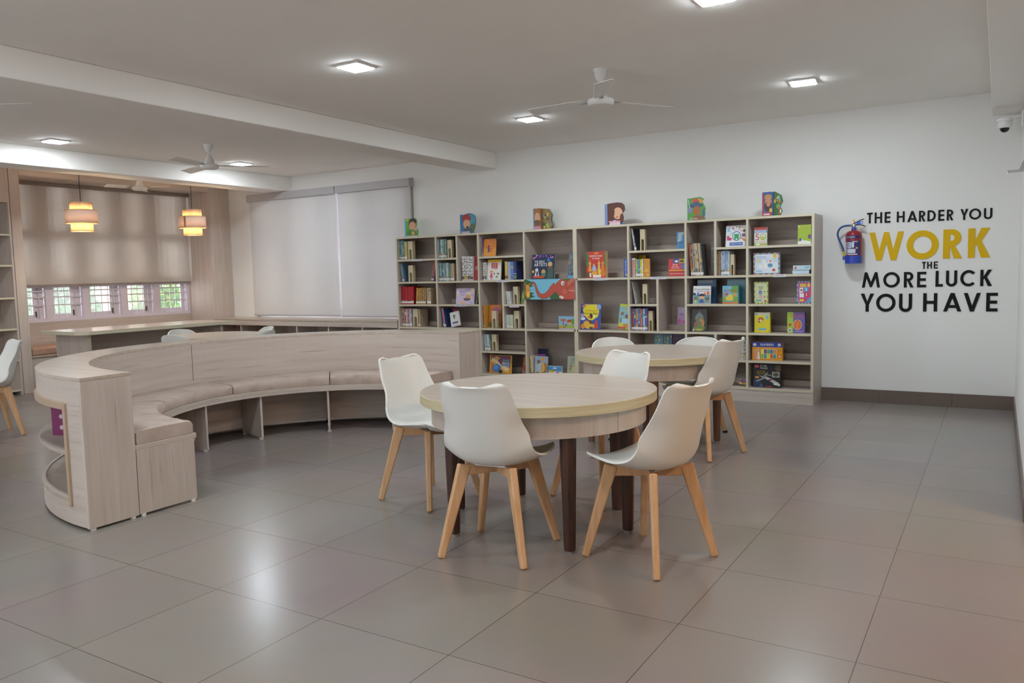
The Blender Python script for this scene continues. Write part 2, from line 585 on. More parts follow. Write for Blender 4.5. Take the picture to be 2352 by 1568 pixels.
hs = thing('building', 'pale pink rendered building outside behind the fourth window pane', 'building', (-14.0, 9.1, 0))
MB((-14.0, 9.1, 0)).box(-14.6, -13.4, 8.62, 9.22, -1, 3.2).build('facade', flat('#E8C6B0', 0.8), hs)
MB((-14.0, 9.1, 0)).box(-14.8, -13.3, 8.60, 9.24, 3.2, 3.35).build('parapet', flat('#D9B8A4', 0.8), hs)

# ------------------------------------------------------------------ ceiling lamps
def panel(x, y, label, mat=None, group='square ceiling panel lights', rz=0.0):
    t = thing('ceiling_light', label, 'ceiling light', (x, y, ZC), rz, group)
    MB().box(-.098, .098, -.098, -.084, -.012, 0).box(-.098, .098, .084, .098, -.012, 0).box(-.098, -.084, -.084, .084, -.012, 0).box(.084, .098, -.084, .084, -.012, 0).build('frame', WHITE, t, bevel=0.002)
    MB().box(-.084, .084, -.084, .084, -.017, -.001).build('diffuser', mat or LED, t)
    return t
panel(-3.789, 4.20, 'square white ceiling light, large one left of the nearer fan')
panel(-3.77, 6.537, 'square white ceiling light just left below the fan over the tables')
panel(-1.344, 6.608, 'square white ceiling light above the right end of the bookshelf', rz=0.08)
panel(-8.095, 4.51, 'square white ceiling light between the beams at far left')
panel(-8.007, 6.722, 'square white ceiling light just right of the far fan')
panel(-1.33, 4.29, 'square white ceiling light cut off by the top edge of the picture')
for x in (-8.05, -5.9, -3.78, -1.34):
    for y in (1.85, -0.6):
        if x != -5.9:
            panel(x, y, 'square white ceiling light of the rows behind the camera')
for y in (2.6, 3.6):
    panel(2.0, y, 'warm square ceiling light of the lobby beside the room', WARM_LED, 'warm lobby ceiling lights')

def pendant(x, y, label, seam):
    t = thing('pendant_lamp', label, 'pendant lamp', (x, y, ZC), 0, 'woven pendant lamps in the window bay')
    z = lambda v: v - ZC
    MB().lathe([(0.04, -0.025), (0.05, 0)], n=20).build('ceiling_rose', BLACK, t, True)
    MB().tube([(0, 0, -0.02), (0, 0, z(2.20))], 0.004, 8).build('cord', BLACK, t)
    def shade(nm, r, z0, z1, mat):
        o = MB().lathe([(r, z(z0)), (r, z(z1))], n=40, caps=False).build(nm, mat, t, True)
        sd = o.modifiers.new('thickness', 'SOLIDIFY')
        sd.thickness = 0.002
        for zz in (z0, z1):
            MB().lathe([(r + .001, z(zz) - .004), (r + .005, z(zz) - .004), (r + .005, z(zz) + .004), (r + .001, z(zz) + .004)], n=40, caps=False).build('rim', flat('#C9A27C', .6), o, True)
        return o
    shade('lamp_shade', 0.120, 2.150, 2.240, CANE)
    mid = shade('lamp_shade', 0.170, 2.003, 2.152, SHADE)
    shade('lamp_shade', 0.118, 1.912, 2.005, CANE)
    if seam:
        a = R(-70)
        MB().box(-.0008 + .1725, .1735, -.012, .012, z(2.006), z(2.150)).build('seam', flat('#8F7257', .8), mid).rotation_euler = (0, 0, a)
    MB().lathe([(0.0, -.05), (.02, -.045), (.03, -.02), (.028, .01), (.014, .05), (.013, .09)], (0, 0, z(1.985)), 16).build('bulb', BULB, t, True)
pendant(-9.22, 5.38, 'left warm pendant lamp with three tier woven shade', False)
pendant(-9.22, 6.89, 'right warm pendant lamp with seamed middle shade', True)

def fan(x, y, label, rot, top=ZC, r=0.60):
    t = thing('ceiling_fan', label, 'ceiling fan', (x, y, top), rot, 'white three blade ceiling fans')
    MB().lathe([(.050, 0), (.050, -.004), (.047, -.012), (.036, -.06), (.014, -.085)], n=28).build('canopy', WHITE, t, True)
    MB().lathe([(.008, -.04), (.008, -.15)], n=12).build('rod', WHITE, t, True)
    MB().lathe([(.012, -.105), (.022, -.115), (.045, -.165), (.050, -.195), (.052, -.205)], n=28).build('motor_cover', WHITE, t, True)
    MB().lathe([(.060, -.203), (.090, -.212), (.095, -.222), (.094, -.238), (.082, -.252), (.075, -.256), (.03, -.258), (0.001, -.258)], n=40).build('hub', WHITE, t, True)
    for k in range(3):
        b = MB()
        pr = []
        for q, wd in ((.14, .045), (.2, .056), (.4, .060), (r - .02, .062), (r, .05)):
            pr.append((q, wd))
        v, f = [], []
        for q, wd in pr:
            for s, dz in ((-1, -.012), (1, .012)):
                for h in (0, .003):
                    v.append((q, s * wd, -.222 + dz + h - .006 * q))
        for i in range(len(pr) - 1):
            a, d = 4 * i, 4 * i + 4
            f += [(a, d, d + 2, a + 2), (a + 1, a + 3, d + 3, d + 1), (a, a + 1, d + 1, d), (a + 2, d + 2, d + 3, a + 3)]
        f += [(0, 2, 3, 1), (16, 17, 19, 18)]
        b.add(v, f)
        o = b.build('blade', WHITE, t, bevel=0.001)
        o.rotation_euler = (0, 0, 2 * PI * k / 3)
        MB().box(.075, .17, -.014, .014, -.224, -.219).build('blade_bracket', flat('#9A9794', .4), o)
fan(-2.469, 5.299, 'white ceiling fan above the round tables', R(57))
fan(-7.16, 5.60, 'white ceiling fan near the far beam by the window bay', R(47))
fan(-9.42, 6.28, 'white ceiling fan hanging in the left window bay', R(20), r=.42)
fan(-6.12, 2.66, 'white ceiling fan with one blade tip showing at the left picture edge', R(28))
fan(-2.42, 2.12, 'white ceiling fan with one blade tip showing at the top picture edge', R(88))
# ------------------------------------------------------------------ curved bench
BC = (-4.0, 4.0)
RI, RO, A0, A1, HT = 1.455, 1.737, -90.0, 94.4, 0.805
bo = (BC[0], BC[1], 0)
bench = thing('curved_bench', 'large half round wooden bench with high back around the play floor', 'bench', bo)
MB(bo).arc(BC, RI, RO, A0, A1, HT - .02, HT).build('back_top', WOOD_T, bench, bevel=.002)
MB(bo).arc(BC, RI + .001, RI + .018, A0 + .3, A1 - .3, .05, HT - .02).build('back_panel', WOOD_H, bench)
op0, op1 = -84.2, -35.0
ob = MB(bo)
ob.arc(BC, RO - .018, RO - .001, A0 + .3, op0, .015, HT - .02).arc(BC, RO - .018, RO - .001, op1, A1 - .3, .015, HT - .02)
ob.arc(BC, RO - .018, RO - .001, op0, op1, .63, HT - .02).arc(BC, RO - .018, RO - .001, op0, op1, .015, .16)
ob.build('outer_panel', WOOD_H, bench)
for a, nm in ((A0, 'end_panel'), (A1 - .7, 'end_panel'), (op1, 'partition')):
    MB(bo).arc(BC, RI + (.0 if nm == 'end_panel' else .02), RO - (.0005 if nm == 'end_panel' else .02), a, a + .7, .012, HT - .0205, n=1).build(nm, WOOD_V, bench, bevel=.0015)
MB(bo).arc(BC, RI - .0006, RI + .001, -.12, .12, .50, HT - .02, n=2).build('panel_seam', flat('#85776C', .7), bench)
for z in (.155, .405):
    MB(bo).arc(BC, RI + .02, RO + .004, op0 + .2, op1, z - .02, z).build('shelf', [WOOD_IN, EDGE], bench, bevel=.002)
tr = MB(bo).arc(BC, RO - .004, RO + .012, op0 - .8, op0 + .1, .115, .665)
tr.arc(BC, RO - .004, RO + .012, op0, op1, .63, .668)
tr.build('edge_trim', flat('#B39B84', .5), bench, bevel=.003)
MB(bo).arc(BC, 1.068, RI, A0, A1 - 2, .372, .400, top=1).build('seat_board', [WOOD_H, WOOD_T], bench, bevel=.002)
MB(bo).arc(BC, 1.066, 1.084, A0 + .9, A1 - 2, .352, .372).build('seat_edge', WOOD_H, bench)
for a in (-90.0, -10.4, 16.1, 45.0, 73.7, 91.4):
    nm = 'seat_end_panel' if a == -90.0 else 'seat_divider'
    MB(bo).arc(BC, 1.085, RI - .004, a, a + .9, .014, .372, n=1).build(nm, WOOD_V, bench, bevel=.002)
for a in (-89.5, -10, 16.5, 45.4, 74.1):
    for r in (1.11, RI - .03):
        p = (BC[0] - r * math.cos(R(a)), BC[1] + r * math.sin(R(a)), 0)
        MB(bo).lathe([(.014, 0), (.016, .015)], p, 12).build('foot_glide', PAPER, bench)
for a, r in ((-89.4, RI + .03), (-89.4, RO - .03), (93.5, RI + .03), (93.5, RO - .03), (-40, RO - .05), (0, RO - .05), (45, RO - .05)):
    p = (BC[0] - r * math.cos(R(a)), BC[1] + r * math.sin(R(a)), 0)
    MB(bo).lathe([(.014, 0), (.016, .016)], p, 12).build('foot_glide', PAPER, bench)

def cushion(a0, a1, label, kink):
    am = R((a0 + a1) / 2)
    loc = (BC[0] - 1.26 * math.cos(am), BC[1] + 1.26 * math.sin(am), .4)
    b = MB(loc)
    n = max(6, int(abs(a1 - a0) / 2))
    prof = [(1.082, .402), (1.078, .42), (1.078, .455), (1.090, .474), (1.13, .481), (1.28, .483), (1.42, .480), (1.446, .468), (1.449, .42), (1.446, .402)]
    v, f = [], []
    rnd = random.Random(kink)
    for i in range(n + 1):
        e = min(i, n - i)
        sh = .006 if e == 0 else 0
        t = R(a0 + .25 + (a1 - a0 - .5) * i / n)
        wob = .0035 * math.sin(i * 1.7 + kink) + rnd.uniform(-.0015, .0015)
        for k, (r, z) in enumerate(prof):
            rr = r + (sh if k < 4 else (-sh if k > 6 else 0)) + (wob if k in (1, 2) else 0)
            zz = z - (sh if 2 < k < 8 else 0) + (wob * .6 if k in (3, 4) else 0)
            v.append((BC[0] - rr * math.cos(t), BC[1] + rr * math.sin(t), zz))
    np_ = len(prof)
    for i in range(n):
        for k in range(np_):
            f.append((i * np_ + k, i * np_ + (k + 1) % np_, (i + 1) * np_ + (k + 1) % np_, (i + 1) * np_ + k))
    f.append(tuple(range(np_)))
    f.append(tuple(n * np_ + k for k in range(np_))[::-1])
    o = b.add(v, f).build('seat_cushion', CUSHION, smooth=True, loc=loc)
    return tag(o, label, 'cushion', 'beige velour cushions on the curved bench')
cushion(-90, -38, 'beige velour seat cushion at the near left end of the curved bench', 1)
cushion(-38, 4, 'beige velour seat cushion in the left bend of the curved bench', 2)
cushion(4, 46.5, 'long creased beige velour seat cushion mid way along the curved bench', 3)
cushion(46.5, 91.8, 'beige velour seat cushion at the far right end of the curved bench', 4)
bk = MB().box(-.012, .012, -.07, .07, 0, .195, 0).box(-.0105, .0105, -.071, -.069, .003, .192, 1)
o = bk.build('book', [flat('#7C1E5C', .4), flat('#D9CFE0', .5)], bevel=.002, loc=(-4.665, 2.535, .406))
o.rotation_euler = (0, 0, R(-62))
tag(o, 'purple book standing inside the open end shelf of the curved bench', 'book')
for z in (.045, .11):
    MB().lathe([(.013, -.0006), (.013, .0006)], n=16).build('cover_mark', flat('#C9B9CC', .5), o).matrix_local = Matrix.Translation((.0127, -.01, z)) @ Matrix.Rotation(PI / 2, 4, 'Y')

# ------------------------------------------------------------------ round tables
def round_table(x, y, label, rt, zt, legs, lw, seams=False, legmat=None):
    t = thing('round_table', label, 'table', (x, y, 0), 0, 'round tables of pale laminate')
    tp = MB().lathe([(rt - .001, zt - .048), (rt, zt - .047), (rt, zt - .002), (rt - .002, zt)], n=96, mat=0, caps=False)
    tp.add([((rt - .002) * math.cos(2 * PI * k / 96), (rt - .002) * math.sin(2 * PI * k / 96), zt) for k in range(96)], [tuple(range(96))], 1)
    tp.add([((rt - .001) * math.cos(2 * PI * k / 96), (rt - .001) * math.sin(2 * PI * k / 96), zt - .048) for k in range(96)], [tuple(range(96))[::-1]], 0)
    tp.build('tabletop', [PLY, WOOD_T], t, True)
    ra = rt - .055
    o = MB().lathe([(ra - .018, zt - .048), (ra, zt - .048), (ra, zt - .155), (ra - .018, zt - .155), (ra - .018, zt - .048)], n=80, caps=False).build('apron', WOOD_V, t, True)
    for a in ((R(-18), R(160)) if not seams else (R(-95), R(70))):
        MB().box(ra - .001, ra + .0006, -.0012, .0012, zt - .155, zt - .049).build('seam', flat('#7D6A5A', .7), o).rotation_euler = (0, 0, a)
    for lx, ly in legs:
        d = Vector((lx, ly, 0)).normalized()
        tang = Vector((-d.y, d.x, 0))
        top = Vector((lx, ly, zt - .06)) - d * .0
        b = MB()
        v = []
        for p, rad in ((Vector((lx, ly, .012)), lw * .36), (top, lw * .55)):
            for k in range(8):
                a = PI / 8 + k * PI / 4
                q = p + d * rad * math.cos(a) * 1.08 + tang * rad * math.sin(a) * 1.08
                v.append(tuple(q))
        b.add(v, [(k, (k + 1) % 8, 8 + (k + 1) % 8, 8 + k) for k in range(8)] + [tuple(range(8))[::-1], tuple(range(8, 16))])
        lo = b.build('leg', legmat or DARKWOOD, t, bevel=.002)
        MB().lathe([(.021, 0), (.021, .012)], (lx, ly, 0), 14).build('foot_glide', flat('#8E8A86', .5), lo)
    return t
T1 = (-2.0, 3.485)
legs1 = [(-1.655 - T1[0], 3.148 - T1[1]), (-2.270 - T1[0], 3.10 - T1[1]), (-1.535 - T1[0], 3.54 - T1[1]), (-1.72 - T1[0], 3.825 - T1[1]), (-2.492 - T1[0], 3.46 - T1[1]), (-2.33 - T1[0], 3.84 - T1[1])]
round_table(T1[0], T1[1], 'nearest round table with pale wood top and dark brown legs', .60, .70, legs1, .07)
T2 = (-2.15, 5.42)
legs2 = [(.385, .317), (-.444, -.10), (.18, -.42), (-.13, .20)]
round_table(T2[0], T2[1], 'second round table standing before the bookshelf, part hidden by chairs', .55, .70, legs2, .065, True, noise_mat('brown_stained_wood', '#5D4130', '#7C5A44', 4.0, (9, 9, .8), .4))
T3 = (-7.35, 5.68)
round_table(T3[0], T3[1], 'round table behind the curved bench with its top just showing', .53, .70, [(.12, .11), (-.26, .39), (-.39, -.27), (.37, -.29)], .065)

# ------------------------------------------------------------------ chairs
def shell_grid(prof, nu=14):
    """prof rows: (y, z, half width, edge curl, curl forward)"""
    v, f = [], []
    rows = []
    # resample rows smoothly (Catmull-Rom)
    n = len(prof)
    for i in range(n - 1):
        p0, p1, p2, p3 = prof[max(i - 1, 0)], prof[i], prof[i + 1], prof[min(i + 2, n - 1)]
        for s in range(4):
            t = s / 4
            rows.append(tuple(.5 * ((2 * b) + (-a + c) * t + (2 * a - 5 * b + 4 * c - d) * t * t + (-a + 3 * b - 3 * c + d) * t ** 3) for a, b, c, d in zip(p0, p1, p2, p3)))
    rows.append(prof[-1])
    for y, z, hw, cu, cf in rows:
        for k in range(nu + 1):
            u = -1 + 2 * k / nu
            e = abs(u) ** 2.6
            v.append((hw * u, y + cf * e, z + cu * e))
    for i in range(len(rows) - 1):
        for k in range(nu):
            a = i * (nu + 1) + k
            f.append((a, a + 1, a + nu + 2, a + nu + 1))
    return v, f
PROF_A = [(.235, .418, .175, .035, -.045), (.215, .438, .205, .042, -.03), (.12, .438, .235, .042, -.005), (0, .425, .240, .045, 0), (-.10, .425, .228, .065, .02),
          (-.165, .452, .215, .085, .05), (-.198, .52, .208, .06, .078), (-.222, .60, .190, .03, .078), (-.246, .69, .182, .004, .064), (-.264, .755, .171, .002, .056), (-.273, .781, .164, .010, .050), (-.280, .796, .148, .015, .042), (-.283, .801, .112, .014, .038)]
PROF_B = [(.225, .42, .17, .01, -.04), (.205, .437, .20, .02, -.03), (.10, .435, .225, .03, 0), (0, .428, .23, .04, 0), (-.11, .43, .225, .05, .02),
          (-.17, .455, .22, .07, .05), (-.205, .52, .215, .05, .085), (-.225, .60, .208, .02, .09), (-.245, .68, .195, -.012, .085), (-.258, .73, .170, -.022, .07), (-.263, .75, .125, -.018, .045)]
def make_chair(name, prof, label, group, tipped):
    t = thing(name, label, 'chair', (0, 0, 0), 0, group)
    v, f = shell_grid(prof)
    o = MB().add(v, f).build('seat_shell', WHITE_SHELL, t, True)
    sd = o.modifiers.new('thickness', 'SOLIDIFY')
    sd.thickness = .011
    sd.offset = 0
    bv = o.modifiers.new('round_edge', 'BEVEL')
    bv.width = .004
    bv.segments = 2
    bv.limit_method = 'ANGLE'
    ss = o.modifiers.new('smooth', 'SUBSURF')
    ss.levels = ss.render_levels = 1
    for sx in (-1, 1):
        for sy in (-1, 1):
            d = Vector((sx, sy, 0)).normalized()
            tang = Vector((-d.y, d.x, 0))
            top = Vector((.118 * sx, .118 * sy, .420))
            bot = Vector((.205 * sx, .205 * sy, .0 if not tipped else .015))
            lg = MB().bar(top, bot, .036, .060, .029, .033, tang).build('leg', BEECH, t, bevel=.008, segs=3)
            if tipped:
                MB().bar(bot + Vector((0, 0, .004)), bot - Vector((0, 0, .015)), .031, .034, .028, .030, tang).build('foot_cap', BLACK, lg, bevel=.003)
    for s in (-1, 1):
        a, b = Vector((-.118, -.118 * s, .395)), Vector((.118, .118 * s, .395))
        MB().bar(a, b, .026, .048, .026, .048, Vector((-s, 1, 0))).build('rail', BEECH, t, bevel=.004)
    for s in (-1, 1):
        MB().box(-.09, .09, s * .08 - .012, s * .08 + .012, .412, .421).build('bracket', METAL, t, bevel=.002)
    MB().lathe([(.05, .404), (.06, .416)], n=18).build('mount_plate', flat('#6D6A68', .5), t)
    return t
def az(fx, fy):
    return math.atan2(fy, fx) - PI / 2
GA = 'white scoop chairs with beech legs'
GB = 'white low round backed chairs'
chA = make_chair('shell_chair', PROF_A, 'white scoop chair turned away from the camera, centre front of nearest table', GA, False)
chA.location = (-1.967, 3.045, 0)
chA.rotation_euler = (0, 0, az(-.134, .99))
for x, y, fx, fy, lb in (
        (-1.318, 3.278, -.954, .302, 'white scoop chair at the right of the nearest table, seen from its rear side'),
        (-2.79, 3.59, .987, -.162, 'white scoop chair at the left of the nearest table, facing right'),
        (-1.92, 4.07, -.344, -.939, 'white scoop chair facing the camera behind the nearest table'),
        (-1.755, 5.367, -.952, .308, 'white scoop chair with back turned, tucked at the second table'),
        (-7.42, 3.39, -.21, -.98, 'white scoop chair cut off by the left picture edge')):
    dup(chA, (x, y, 0), az(fx, fy), lb, GA)
chB = make_chair('round_back_chair', PROF_B, 'low round backed white chair behind the second table on its left', GB, True)
def seat_at(o, bx, by, tx, ty):
    """stand a round backed chair so that the middle of its back is at (bx, by), facing (tx, ty)"""
    d = Vector((tx - bx, ty - by, 0)).normalized()
    o.location = (bx + d.x * .25, by + d.y * .25, 0)
    o.rotation_euler = (0, 0, az(d.x, d.y))
seat_at(chB, -2.71, 5.92, -1.96, 5.26)
for bx, by, tx, ty, lb in (
        (-2.02, 6.15, -2.02, 5.42, 'low round backed white chair behind the second table on its right'),
        (-8.0, 5.70, -7.0, 5.70, 'left of the pale round backed chairs facing over the table behind the bench'),
        (-7.22, 6.37, -7.57, 5.43, 'right of the pale round backed chairs facing over the table behind the bench'),
        (-7.21, 5.05, -7.43, 6.07, 'left grey backed round chair turned away behind the curved bench'),
        (-6.66, 5.86, -7.63, 5.61, 'right grey backed round chair turned away behind the curved bench')):
    seat_at(dup(chB, (0, 0, 0), 0, lb, GB), bx, by, tx, ty)

# ------------------------------------------------------------------ window bay furniture
CX0, CX1, CY0, CY1, CZ = -9.47, -8.66, 4.95, 7.06, .76
ct = thing('counter', 'long pale wooden counter table before the left window', 'counter', ((CX0 + CX1) / 2, (CY0 + CY1) / 2, 0))
co = tuple(ct.location)
pl = [(CX0, CY0), (CX1 - .12, CY0), (CX1 - .04, CY0 + .03), (CX1, CY0 + .1), (CX1, CY1), (CX0, CY1)]
MB(co).prism(pl, CZ - .04, CZ, 0, 1, 'z').build('worktop', [WOOD_TY, EDGE], ct, bevel=.002)
for y in (5.10, 6.90):
    MB(co).box(CX0 + .03, CX1 - .13, y, y + .04, 0, CZ - .04).build('side_panel', WOOD_V, ct, bevel=.0015)
    MB(co).box(CX1 - .13, CX1 - .126, y, y + .04, 0, CZ - .04).build('edge_band', EDGE, ct)
MB(co).box(CX0 + .25, CX0 + .272, 5.142, 6.90, .02, CZ - .04).build('back_panel', WOOD_H, ct)
ws = thing('window_bench', 'low wooden window bench built into the left window bay', 'bench', (-10.17, 6.3, 0))
wo = (-10.17, 6.3, 0)
MB(wo).box(-10.435, -9.92, 5.055, 7.685, 0, .42).build('bench_box', WOOD_H, ws, bevel=.002)
MB(wo).box(-10.435, -9.905, 5.055, 7.685, .42, .44).build('seat_board', WOOD_TY, ws, bevel=.002)
o = MB((-10.17, 6.3, .44)).box(-10.43, -9.91, 5.06, 7.68, .4405, .53).build('seat_cushion', noise_mat('rust_velour', '#A88674', '#BA9885', 6.0, (1, 1, 1), .95, 8, spec=.1), bevel=.02, segs=4, loc=(-10.17, 6.3, .44))
tag(o, 'long brown seat cushion on the window bench in the left bay', 'cushion')
bc = thing('bookcase', 'tall empty wooden bookcase at the far left picture edge', 'bookcase', (-10.05, 4.4, 0))
bco = (-10.05, 4.4, 0)
MB(bco).box(-10.25, -9.9, 4.905, 4.928, 0, ZC - .004).box(-10.25, -9.9, 3.92, 3.942, 0, ZC - .004).build('side_panel', WOOD_V, bc)
MB(bco).box(-10.25, -10.23, 3.942, 4.905, 0, ZC - .004).build('back_panel', WOOD_IN, bc)
for z in (.06, .416, .788, 1.155, 1.536, 1.897):
    MB(bco).box(-10.23, -9.905, 3.942, 4.905, z - .022, z, [0, 1, 0, 0, 0, 2]).build('shelf', [WOOD_IN, WOOD_TY, EDGE], bc)
MB(bco).box(-9.92, -9.895, 3.942, 4.905, 2.262, ZC - .006).build('cupboard_door', WOOD_V, bc, bevel=.002)
MB(bco).box(-10.23, -9.92, 3.942, 4.905, 2.262, 2.284).build('cupboard_base', WOOD_IN, bc)
ls = thing('low_shelf', 'low wooden shelf unit running under the back wall window', 'shelf', (-8.1, 7.85, 0))
lo = (-8.1, 7.85, 0)
MB(lo).box(-9.885, -6.39, YF - .005, YW - .002, .72, .745).build('shelf_top', WOOD_T, ls, bevel=.002)
MB(lo).box(-9.885, -6.39, YF, YF + .02, .650, .72).build('front_rail', WOOD_H, ls)
MB(lo).box(-9.885, -6.39, YW - .03, YW - .012, .0, .72).build('back_panel', WOOD_IN, ls)
for x in (-9.874, -9.313, -8.76, -8.18, -7.585, -6.986, -6.403):
    d = MB(lo).box(x - .011, x + .011, YF + .02, YW - .03, 0, .72).build('divider', WOOD_V, ls)
    MB(lo).box(x - .011, x + .011, YF + .017, YF + .02, 0, .65).build('edge_band', EDGE, d)
MB(lo).box(-9.863, -6.414, YF + .02, YW - .03, .05, .072).build('shelf', WOOD_IN, ls)
MB(lo).box(-9.863, -6.414, YF + .02, YW - .03, .36, .382).build('shelf', WOOD_IN, ls)
# ------------------------------------------------------------------ the wall bookshelf
VX = [-6.360, -5.757, -5.147, -4.530, -3.895, -3.279, -2.666, -2.058, -1.462]
SZ = {0: 1.769, 1: 1.494, 2: 1.221, 3: .944, 4: .667, 5: .401, 6: .138}    # top faces of the boards; row r stands on SZ[r]
TB = .022
YB = 8.03
bs = thing('bookshelf', 'long wall bookshelf of pale wood cubbies holding children books', 'bookshelf', (-3.9, 7.85, 0))
so = (-3.9, 7.85, 0)
MB(so).box(VX[0] - .012, VX[8] + .012, YB, YW - .002, 0, SZ[0] - TB).build('back_panel', WOOD_IN, bs)
def vert(x, z0, z1, wd=TB):
    o = MB(so).box(x - wd / 2, x + wd / 2, YF + .003, YB, z0, z1).build('upright', WOOD_V, bs)
    MB(so).box(x - wd / 2, x + wd / 2, YF, YF + .003, z0, z1).build('edge_band', EDGE, o)
def hor(x0, x1, z, nm='shelf'):
    o = MB(so).box(x0, x1, YF + .003, YB, z - TB, z).build(nm, WOOD_T if nm == 'top_board' else WOOD_IN, bs)
    MB(so).box(x0, x1, YF, YF + .003, z - TB, z).build('edge_band', EDGE, o)
hor(VX[0] - .012, VX[8] + .012, SZ[0], 'top_board')
for i, x in enumerate(VX):
    vert(x, .118, SZ[0] - TB, .046 if i == 4 else (.024 if i == 8 else TB))
g = TB / 2
def cells(row, spans):
    for a, b in spans:
        hor(a + g, b - g, SZ[row])
C_ = lambda i: (VX[i - 1], VX[i])
V2, V3, V6, V7 = -5.45, -4.824, -2.964, -2.367
cells(1, [C_(1), (VX[1], V2), C_(3), C_(6), (V7, VX[7]), C_(8)])
cells(2, [C_(i) for i in range(1, 9)])
cells(3, [C_(1), C_(2), (V3, VX[3]), (VX[5], V6), C_(7), C_(8)])
cells(4, [C_(i) for i in range(1, 9)])
cells(5, [C_(1), C_(3), C_(6), (V7, VX[7]), C_(8)])
cells(6, [C_(i) for i in range(1, 9)])
vert(V2, SZ[2], SZ[0] - TB)
vert(V3, SZ[4], SZ[2] - TB)
vert(V6, SZ[4], SZ[2] - TB)
vert(V7, SZ[2], SZ[0] - TB)
vert(V7, SZ[6], SZ[4] - TB)
MB(so).box(VX[0] - .012, VX[4] - .001, YF + .004, YF + .022, 0, .116).build('plinth', WOOD_H, bs)
MB(so).box(VX[4] + .001, VX[8] + .012, YF + .004, YF + .022, 0, .116).build('plinth', WOOD_H, bs)
for x in (VX[0], VX[8]):
    MB(so).box(x - .012, x + .012, YF + .022, YB, 0, .118).build('side_foot', WOOD_V, bs)
# low ledge along the back of the cubbies
LED_ = {1: [C_(1), (VX[1], V2), C_(3), C_(6), (V7, VX[7]), C_(8)],
        2: [C_(i) for i in (1, 3, 4, 5, 6, 8)] + [(VX[1], V2), (V2, VX[2]), (VX[6], V7), (V7, VX[7])],
        3: [C_(1), C_(2), (V3, VX[3]), (VX[5], V6), C_(7), C_(8)],
        4: [C_(1), C_(2), (VX[2], V3), (V3, VX[3]), C_(4), C_(5), (VX[5], V6), (V6, VX[6]), C_(7), C_(8)],
        5: [C_(1), C_(3), C_(6), (V7, VX[7]), C_(8)],
        6: [C_(1), C_(2), C_(3), C_(4), C_(5), C_(6), (VX[6], V7), (V7, VX[7]), C_(8)]}
for r, sp in LED_.items():
    for a, b in sp:
        MB(so).box(a + g + .002, b - g - .002, 7.925, YB, SZ[r], SZ[r] + .052).build('back_ledge', WOOD_T, bs)
for x0, x1, z in ((-6.129, -5.962, 1.483), (-4.905, -4.741, 1.21), (-4.735, -4.61, .923), (-5.51, -5.34, .933), (-3.68, -3.518, 1.21), (-3.033, -2.87, 1.21), (-1.815, -1.70, 1.21)):
    o = MB(so).box(x0, x1, YF - .0015, YF - .0003, z - .014, z + .012).build('shelf_label', flat('#DAD6DC', .5), bs)
    MB(so).box(x0 + .01, x1 - .01, YF - .0019, YF - .0016, z - .004, z + .004).build('printed_line', flat('#A7A5B2', .5), o)

